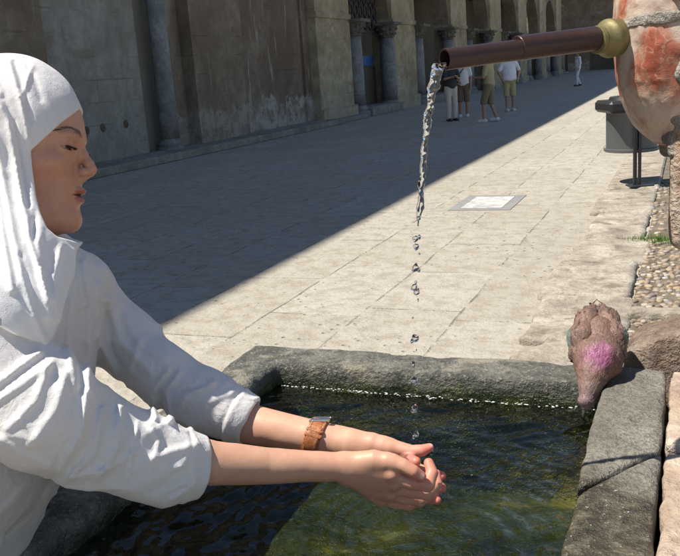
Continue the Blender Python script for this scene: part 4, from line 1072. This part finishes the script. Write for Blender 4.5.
# stitches along both edges
mm = MB()
for off in (-.0092, .0092):
    for i in range(15):
        q = math.radians(-62 + i*9.5)
        for rr in (.0274,):
            c0 = wc + wa*off; e1 = np.cross(wa, [1, 0, 0]); e1 = np.array([0, 0, 1.]) - wa*wa[2]; e1 /= np.linalg.norm(e1); e2 = np.cross(e1, wa); e2 = e2 if e2[1] > 0 else -e2
            p = c0 + (e1*math.cos(q)+e2*math.sin(q))*(rr+.0012); p2 = c0 + (e1*math.cos(q+.07)+e2*math.sin(q+.07))*(rr+.0012)
            mm.tube([toW(p)-wat_w, toW(p2)-wat_w], .00055, 5)
mm.obj('stitching', M_stitch, st)
bk = lambda P: (P - (wc + np.array([0, .0262, .004])))
WW('buckle', lambda P: smax(np.maximum(np.maximum(np.abs((P-wc) @ wa)-.0142, np.abs(bk(P)[:, 1])-.0030), np.abs(bk(P)[:, 2])-.010), -np.maximum(np.abs((P-wc) @ wa)-.0115, np.abs(bk(P)[:, 2])-.0075), .001), M_met)
cs_ = wc + np.array([.0, -.012, -.026])
WW('watch_case', lambda P: smax(ln((P-cs_))-.017, np.abs((P-cs_) @ np.array([0, .42, .907]))-.0045, .001), M_met)

# ================================================================ falling water
t = NT('falling_water'); g = t.n('ShaderNodeBsdfGlass', {'IOR': 1.33, 'Roughness': .0, 'Color': (.97, .98, 1, 1)}).outputs[0]
M_fall = t.done(g)
p0_ = toW(K(438.5, 67, D0)); 
def fallpt(y):     # free fall: find drift from the photo's column
    xs = np.interp(y, [62, 75, 95, 120, 150, 200, 225, 300, 380, 440], [441, 436.5, 431.5, 427.5, 424, 420.5, 418.5, 415, 414, 415.5])
    dep = D0 + (y-66)*.00031
    return toW(K(xs, y, dep))
ws = empty('falling_water', tuple(p0_), 0, label='clear stream of water falling from the pipe and breaking into drops', cat='water stream')
mm = MB(); n = 240; pts = []; N_ = 20
ys_ = np.linspace(63, 226, n); vv_ = []; 
for i, y in enumerate(ys_):
    c = fallpt(y); f_ = i/(n-1)
    env = np.interp(y, [63, 70, 80, 120, 170, 205, 215, 226], [.0062, .0066, .0055, .0041, .0034, .0033, .0028, .0008])
    R_ = env*(1+.16*float(fbm(np.array([[0, 0, y*.0125]]), 10, 2, 3)[0])*2)
    tw = y*.075+.8*float(vn(np.array([[3., 0, y*.03]]), 1, 3)[0])
    for k in range(N_):
        q = 2*math.pi*k/N_
        pk = np.array([[math.cos(q)*.9, math.sin(q)*.9, y*.085]])
        r_ = R_*(.80+.62*abs(math.cos(q-tw))**1.5+.45*float(vn(pk, 1.2, 4)[0])+.20*float(vn(pk, 3.1, 5)[0]))
        off = .0014*np.array([float(vn(np.array([[0, 1., y*.05]]), 1, 8)[0]), float(vn(np.array([[5, 1., y*.05]]), 1, 9)[0]), 0])
        vv_.append(c+off+np.array([math.cos(q)*r_, math.sin(q)*r_, 0])-p0_)
ff_ = []
for j in range(n-1):
    for k in range(N_):
        a = j*N_+k; b = j*N_+(k+1) % N_; ff_.append((a, a+N_, b+N_, b))
ff_.append(tuple(range(N_))); ff_.append(tuple((n-1)*N_+i for i in range(N_))[::-1])
o = mobj('stream', vv_, ff_, M_fall, ws)
bm = bmesh.new(); bmesh.ops.create_icosphere(bm, subdivisions=3, radius=1); iv = np.array([q.co[:] for q in bm.verts]); if_ = np.array([[l.index for l in q.verts] for q in bm.faces]); bm.free()
for i, (y, rr, dx) in enumerate([(218, .0034, -.5), (237, .0030, 1), (239, .0042, -2.5), (247, .0045, -1.2), (254, .0016, 2), (268, .0052, -1), (270, .0028, 2.5), (282, .0022, 0), (288, .0050, -1.2), (292, .0046, 1.5), (300, .0018, 3), (318, .0016, -2), (338, .0052, .6), (341, .003, -2.5), (364, .0036, -.6), (380, .0046, .3), (383, .0026, 2.6), (408, .0048, .2), (411, .0030, -2.0), (434, .0042, 1), (437, .0024, -1.8), (350, .0013, 2), (396, .0014, -2.5)]):
    c = fallpt(y) + RT*dx*.0014
    rr *= .85; V = iv*np.array([1, 1, 1.25])*rr; V = V*(1+.30*vn(iv+i*5.1, 1.4, 3)[:, None]) + .25*rr*np.stack([vn(iv+i, 2.2, 5)]*3, 1)
    mobj('drop', V+c-p0_, if_, M_fall, ws)
# thin pool of water held in the hands, and splashes
def f_pool(P):
    return smax(ell(P, K(409, 458.5, 1.245), (.0175, .0075, .018)), -f_hands(P)-.0015, .001) + .0006*vn(P, 120, 3)
lo, hi = lo_hi(392, 446, 426, 472, 1.215, 1.275)
v_, f_ = surf(f_pool, lo, hi, .0011, 2.); mobj('puddle', toW(v_)-p0_, f_, M_fall, ws)
# ================================================================ pigeon drinking at the basin corner
PDp = 1.70
def kp(x, y, z=0.): return K(x, y, PDp - z)
pc_ = toW(kp(598, 345)); 
def pg(P):
    d = ell(P, kp(597.5, 343, -.01), (.044, .054, .052))
    d = smin(d, ell(P, kp(598, 358, .035), (.047, .042, .042)), .02)
    d = smin(d, chain(P, [kp(597, 362, .045), kp(592.5, 376, .066), kp(589.5, 388, .080), kp(586.5, 400, .090)], [.040, .0270, .0180, .0145], .01), .016)
    d = smin(d, cap(P, kp(586, 402, .090), kp(585, 407, .090), .0125, .007), .006)
    return d + .0010*vn(P, 90, 3)
def wing(P, sg):
    c = 597.5; x, y = px(P)
    d = chain(P, [kp(c+19*sg, 355, .026), kp(c+16.5*sg, 338, .014), kp(c+10.5*sg, 321, -.018), kp(c+5*sg, 310, -.050)], [.018, .0235, .0205, .0105], .012)
    e = (x-c)*sg
    return d + .0012*np.sin((y-300)*.9 + e*.55)*.0 + .0004*vn(P, 140, 4) + .0004*np.abs(np.sin((y-300)*.55+(x-c)**2*.012))*np.clip((352-y)/14, 0, 1)
lo, hi = lo_hi(545, 285, 650, 420, PDp-.14, PDp+.13)
t = NT('pigeon_feathers'); tint = t.n('ShaderNodeVertexColor', layer_name='tint').outputs[0]; v = t.co()
sc_ = t.vor(v, 380); n = t.noise(v, 120, 4, .7)
c = t.mix(1., tint, t.ramp(sc_, [(.1, 1.), (.6, .72)]), 'MULTIPLY'); c = t.mix(1., c, t.ramp(n, [(.3, .8), (.7, 1.1)]), 'MULTIPLY')
M_fea = t.done(t.bsdf(c, .58, t.bump(t.math('ADD', t.math('MULTIPLY', sc_, .5), n), .0007), .35))
pr = empty('pigeon', tuple(pc_), 0, label='reddish brown pigeon with pink neck bending down to drink at basin corner', cat='pigeon')
def tint_body(V):
    x, y = px(V); c = np.tile([.27, .165, .135], (len(V), 1)).astype(float)
    def bl(m, col):
        m = np.clip(m, 0, 1)[:, None]; c[:] = c*(1-m)+np.array(col)*m
    n = fbm(V, 60, 3, 2)
    bl(np.clip((np.clip(1-np.hypot((x-598)/21, (y-357)/17), 0, 1)*2.2)*(.75+1.1*n), 0, 1), (.38, .12, .25))
    bl(np.clip((vn(V, 330, 7)-.1)*4, 0, 1)*np.clip((1-np.hypot((x-598)/19, (y-356)/15))*4, 0, 1)*.6, (.60, .26, .46))
    bl(np.clip((y-377)/12, 0, 1)*.8, (.25, .17, .17))
    bl(np.clip((y-395)/8, 0, 1)*.5, (.34, .24, .27))
    return c
HEADW = toW(kp(586, 402, .09)); TAILW = toW(kp(597.5, 305, -.08)); TD = (TAILW-HEADW)/np.linalg.norm(TAILW-HEADW)
def feathers(v, f, col, dens, size, seed):
    """overlapping vane-shaped feathers rooted on the surface, tips towards the tail"""
    r_ = np.random.RandomState(seed)
    tri = v[f[:, 0]]; nrm = np.cross(v[f[:, 2]]-v[f[:, 0]], v[f[:, 3]]-v[f[:, 1]]); ar = ln(nrm)/2; nrm = nrm/np.maximum(ln(nrm), 1e-12)[:, None]
    n_ = int(ar.sum()*dens); pick = r_.choice(len(f), n_, p=ar/ar.sum())
    t_ = np.array([-.5, -.2, .2, .6, .9, 1.]); wd = np.array([.15, .42, .5, .42, .2, .0])
    V = []; Fq = []; Cc = []
    for j, i in enumerate(pick):
        n = nrm[i]; d = TD - n*(TD @ n); l_ = np.linalg.norm(d)
        if l_ < .25: continue
        d /= l_; ang = r_.normal(0, .07); s_ = np.cross(n, d); d = d*math.cos(ang)+s_*math.sin(ang); s_ = np.cross(n, d)
        L_ = size*r_.uniform(.75, 1.25)*(.6+.4*np.clip(((v[f[i, 0]]-HEADW) @ TD)/.19, 0, 1)); o = len(V)*1
        base = v[f[i, 0]]; c = col[f[i, 0]]*r_.uniform(.78, 1.2)
        for k in range(6):
            lift = .0003+.0004*max(0, t_[k]); mid = base+d*L_*t_[k]+n*lift; w_ = L_*wd[k]*.75
            V += [mid-s_*w_-n*.0004, mid+n*.0003, mid+s_*w_-n*.0004]; q = c*(.80 if k > 3 else 1.06); Cc += [q*.92, q*.80, q*.92]
        for k in range(5):
            a_ = o+k*3; Fq += [(a_, a_+1, a_+4, a_+3), (a_+1, a_+2, a_+5, a_+4)]
    return np.array(V), np.array(Fq), np.array(Cc)
def PM(name, f, mat, h=.0016, tf=None, parent=pr, fz=None):
    v_, f_ = surf(f, lo, hi, h, 1.7); c_ = tf(v_) if tf else None; v_ = toW(v_)
    if fz:
        a1, a2, a3 = feathers(v_, f_, c_, *fz); v_, f_ = joinm([(v_, f_), (a1, a2)]); c_ = np.concatenate([c_, np.clip(a3, 0, 1)])
    return mobj(name, v_-pc_, f_, mat, parent, col=c_)
PM('body', pg, M_fea, tf=tint_body, fz=(70000, .0085, 3))
def tint_wing(V):
    x, y = px(V); c = np.tile([.29, .18, .145], (len(V), 1)).astype(float)
    n = fbm(V*np.array([1, .4, 1]), 70, 3, 5); c *= (1+.25*n[:, None])
    def bl(m, col):
        m = np.clip(m, 0, 1)[:, None]; c[:] = c*(1-m)+np.array(col)*m
    e = np.abs(x-597.5)-np.interp(y, [305, 320, 335, 350, 365], [6, 16, 22, 25, 22])
    bl((e > 3.2)*(y > 332)*(y < 350)*.8, (.20, .32, .28)); bl((np.abs(e-1.2) < .8)*.8, (.07, .05, .045))
    bl((y < 312)*.4, (.2, .12, .10))
    return c
for sg in (1, -1): PM('wing', lambda P: wing(P, sg), M_fea, tf=tint_wing, fz=(60000, .0105, 5+sg))
PM('tail', lambda P: box(P, kp(597.5, 312, -.085), (.018, .012, .05), None, .006), M_fea, tf=lambda V: np.tile([.16, .12, .11], (len(V), 1)), h=.0025)
M_beak = plain('dark_beak', (.05, .045, .045), .5); M_pleg = plain('pink_legs', (.5, .16, .12), .6); M_quill = plain('dark_quill', (.04, .03, .025), .6)
m = MB(); m.tube([toW(kp(584.5, 408, .062))-pc_, toW(kp(583.5, 416, .056))-pc_, toW(kp(583, 420, .052))-pc_], [.004, .0028, .0008], 8); m.obj('beak', M_beak, pr, smooth=True)
for s_ in (-1, 1):
    a0 = toW(kp(597.5+s_*10, 362, .0)); fz = ZR+.012
    m = MB(); b0 = np.array([a0[0], a0[1], fz]); m.tube([a0-pc_, (a0+b0)/2-pc_+[0, .004, 0], b0-pc_], [.005, .003, .0028], 7)
    for q in (-2.1, -1.5, -.9, 1.57): m.tube([b0-pc_, b0-pc_+np.array([math.cos(q)*.024, math.sin(q)*.024, .001])], [.0026, .0012], 6)
    m.obj('leg', M_pleg, pr, smooth=True)
    m = MB(); m.tube([toW(kp(597.5+s_*7, 309, -.05))-pc_, toW(kp(597.5+s_*4.2, 303, -.06))-pc_, toW(kp(596.5-s_*.8, 299, -.066))-pc_], [.0018, .0013, .0004], 6); m.obj('wing_tip', M_quill, pr, smooth=True)
    m = MB(); e = toW(kp(586+s_*5.6, 399, .074))-pc_; m.lathe([(.0001, -.002), (.0022, -.001), (.0026, 0), (.0022, .001), (.0001, .002)], e, 10, RT); m.obj('eye', plain('orange_eye', (.5, .14, .03), .3), pr)
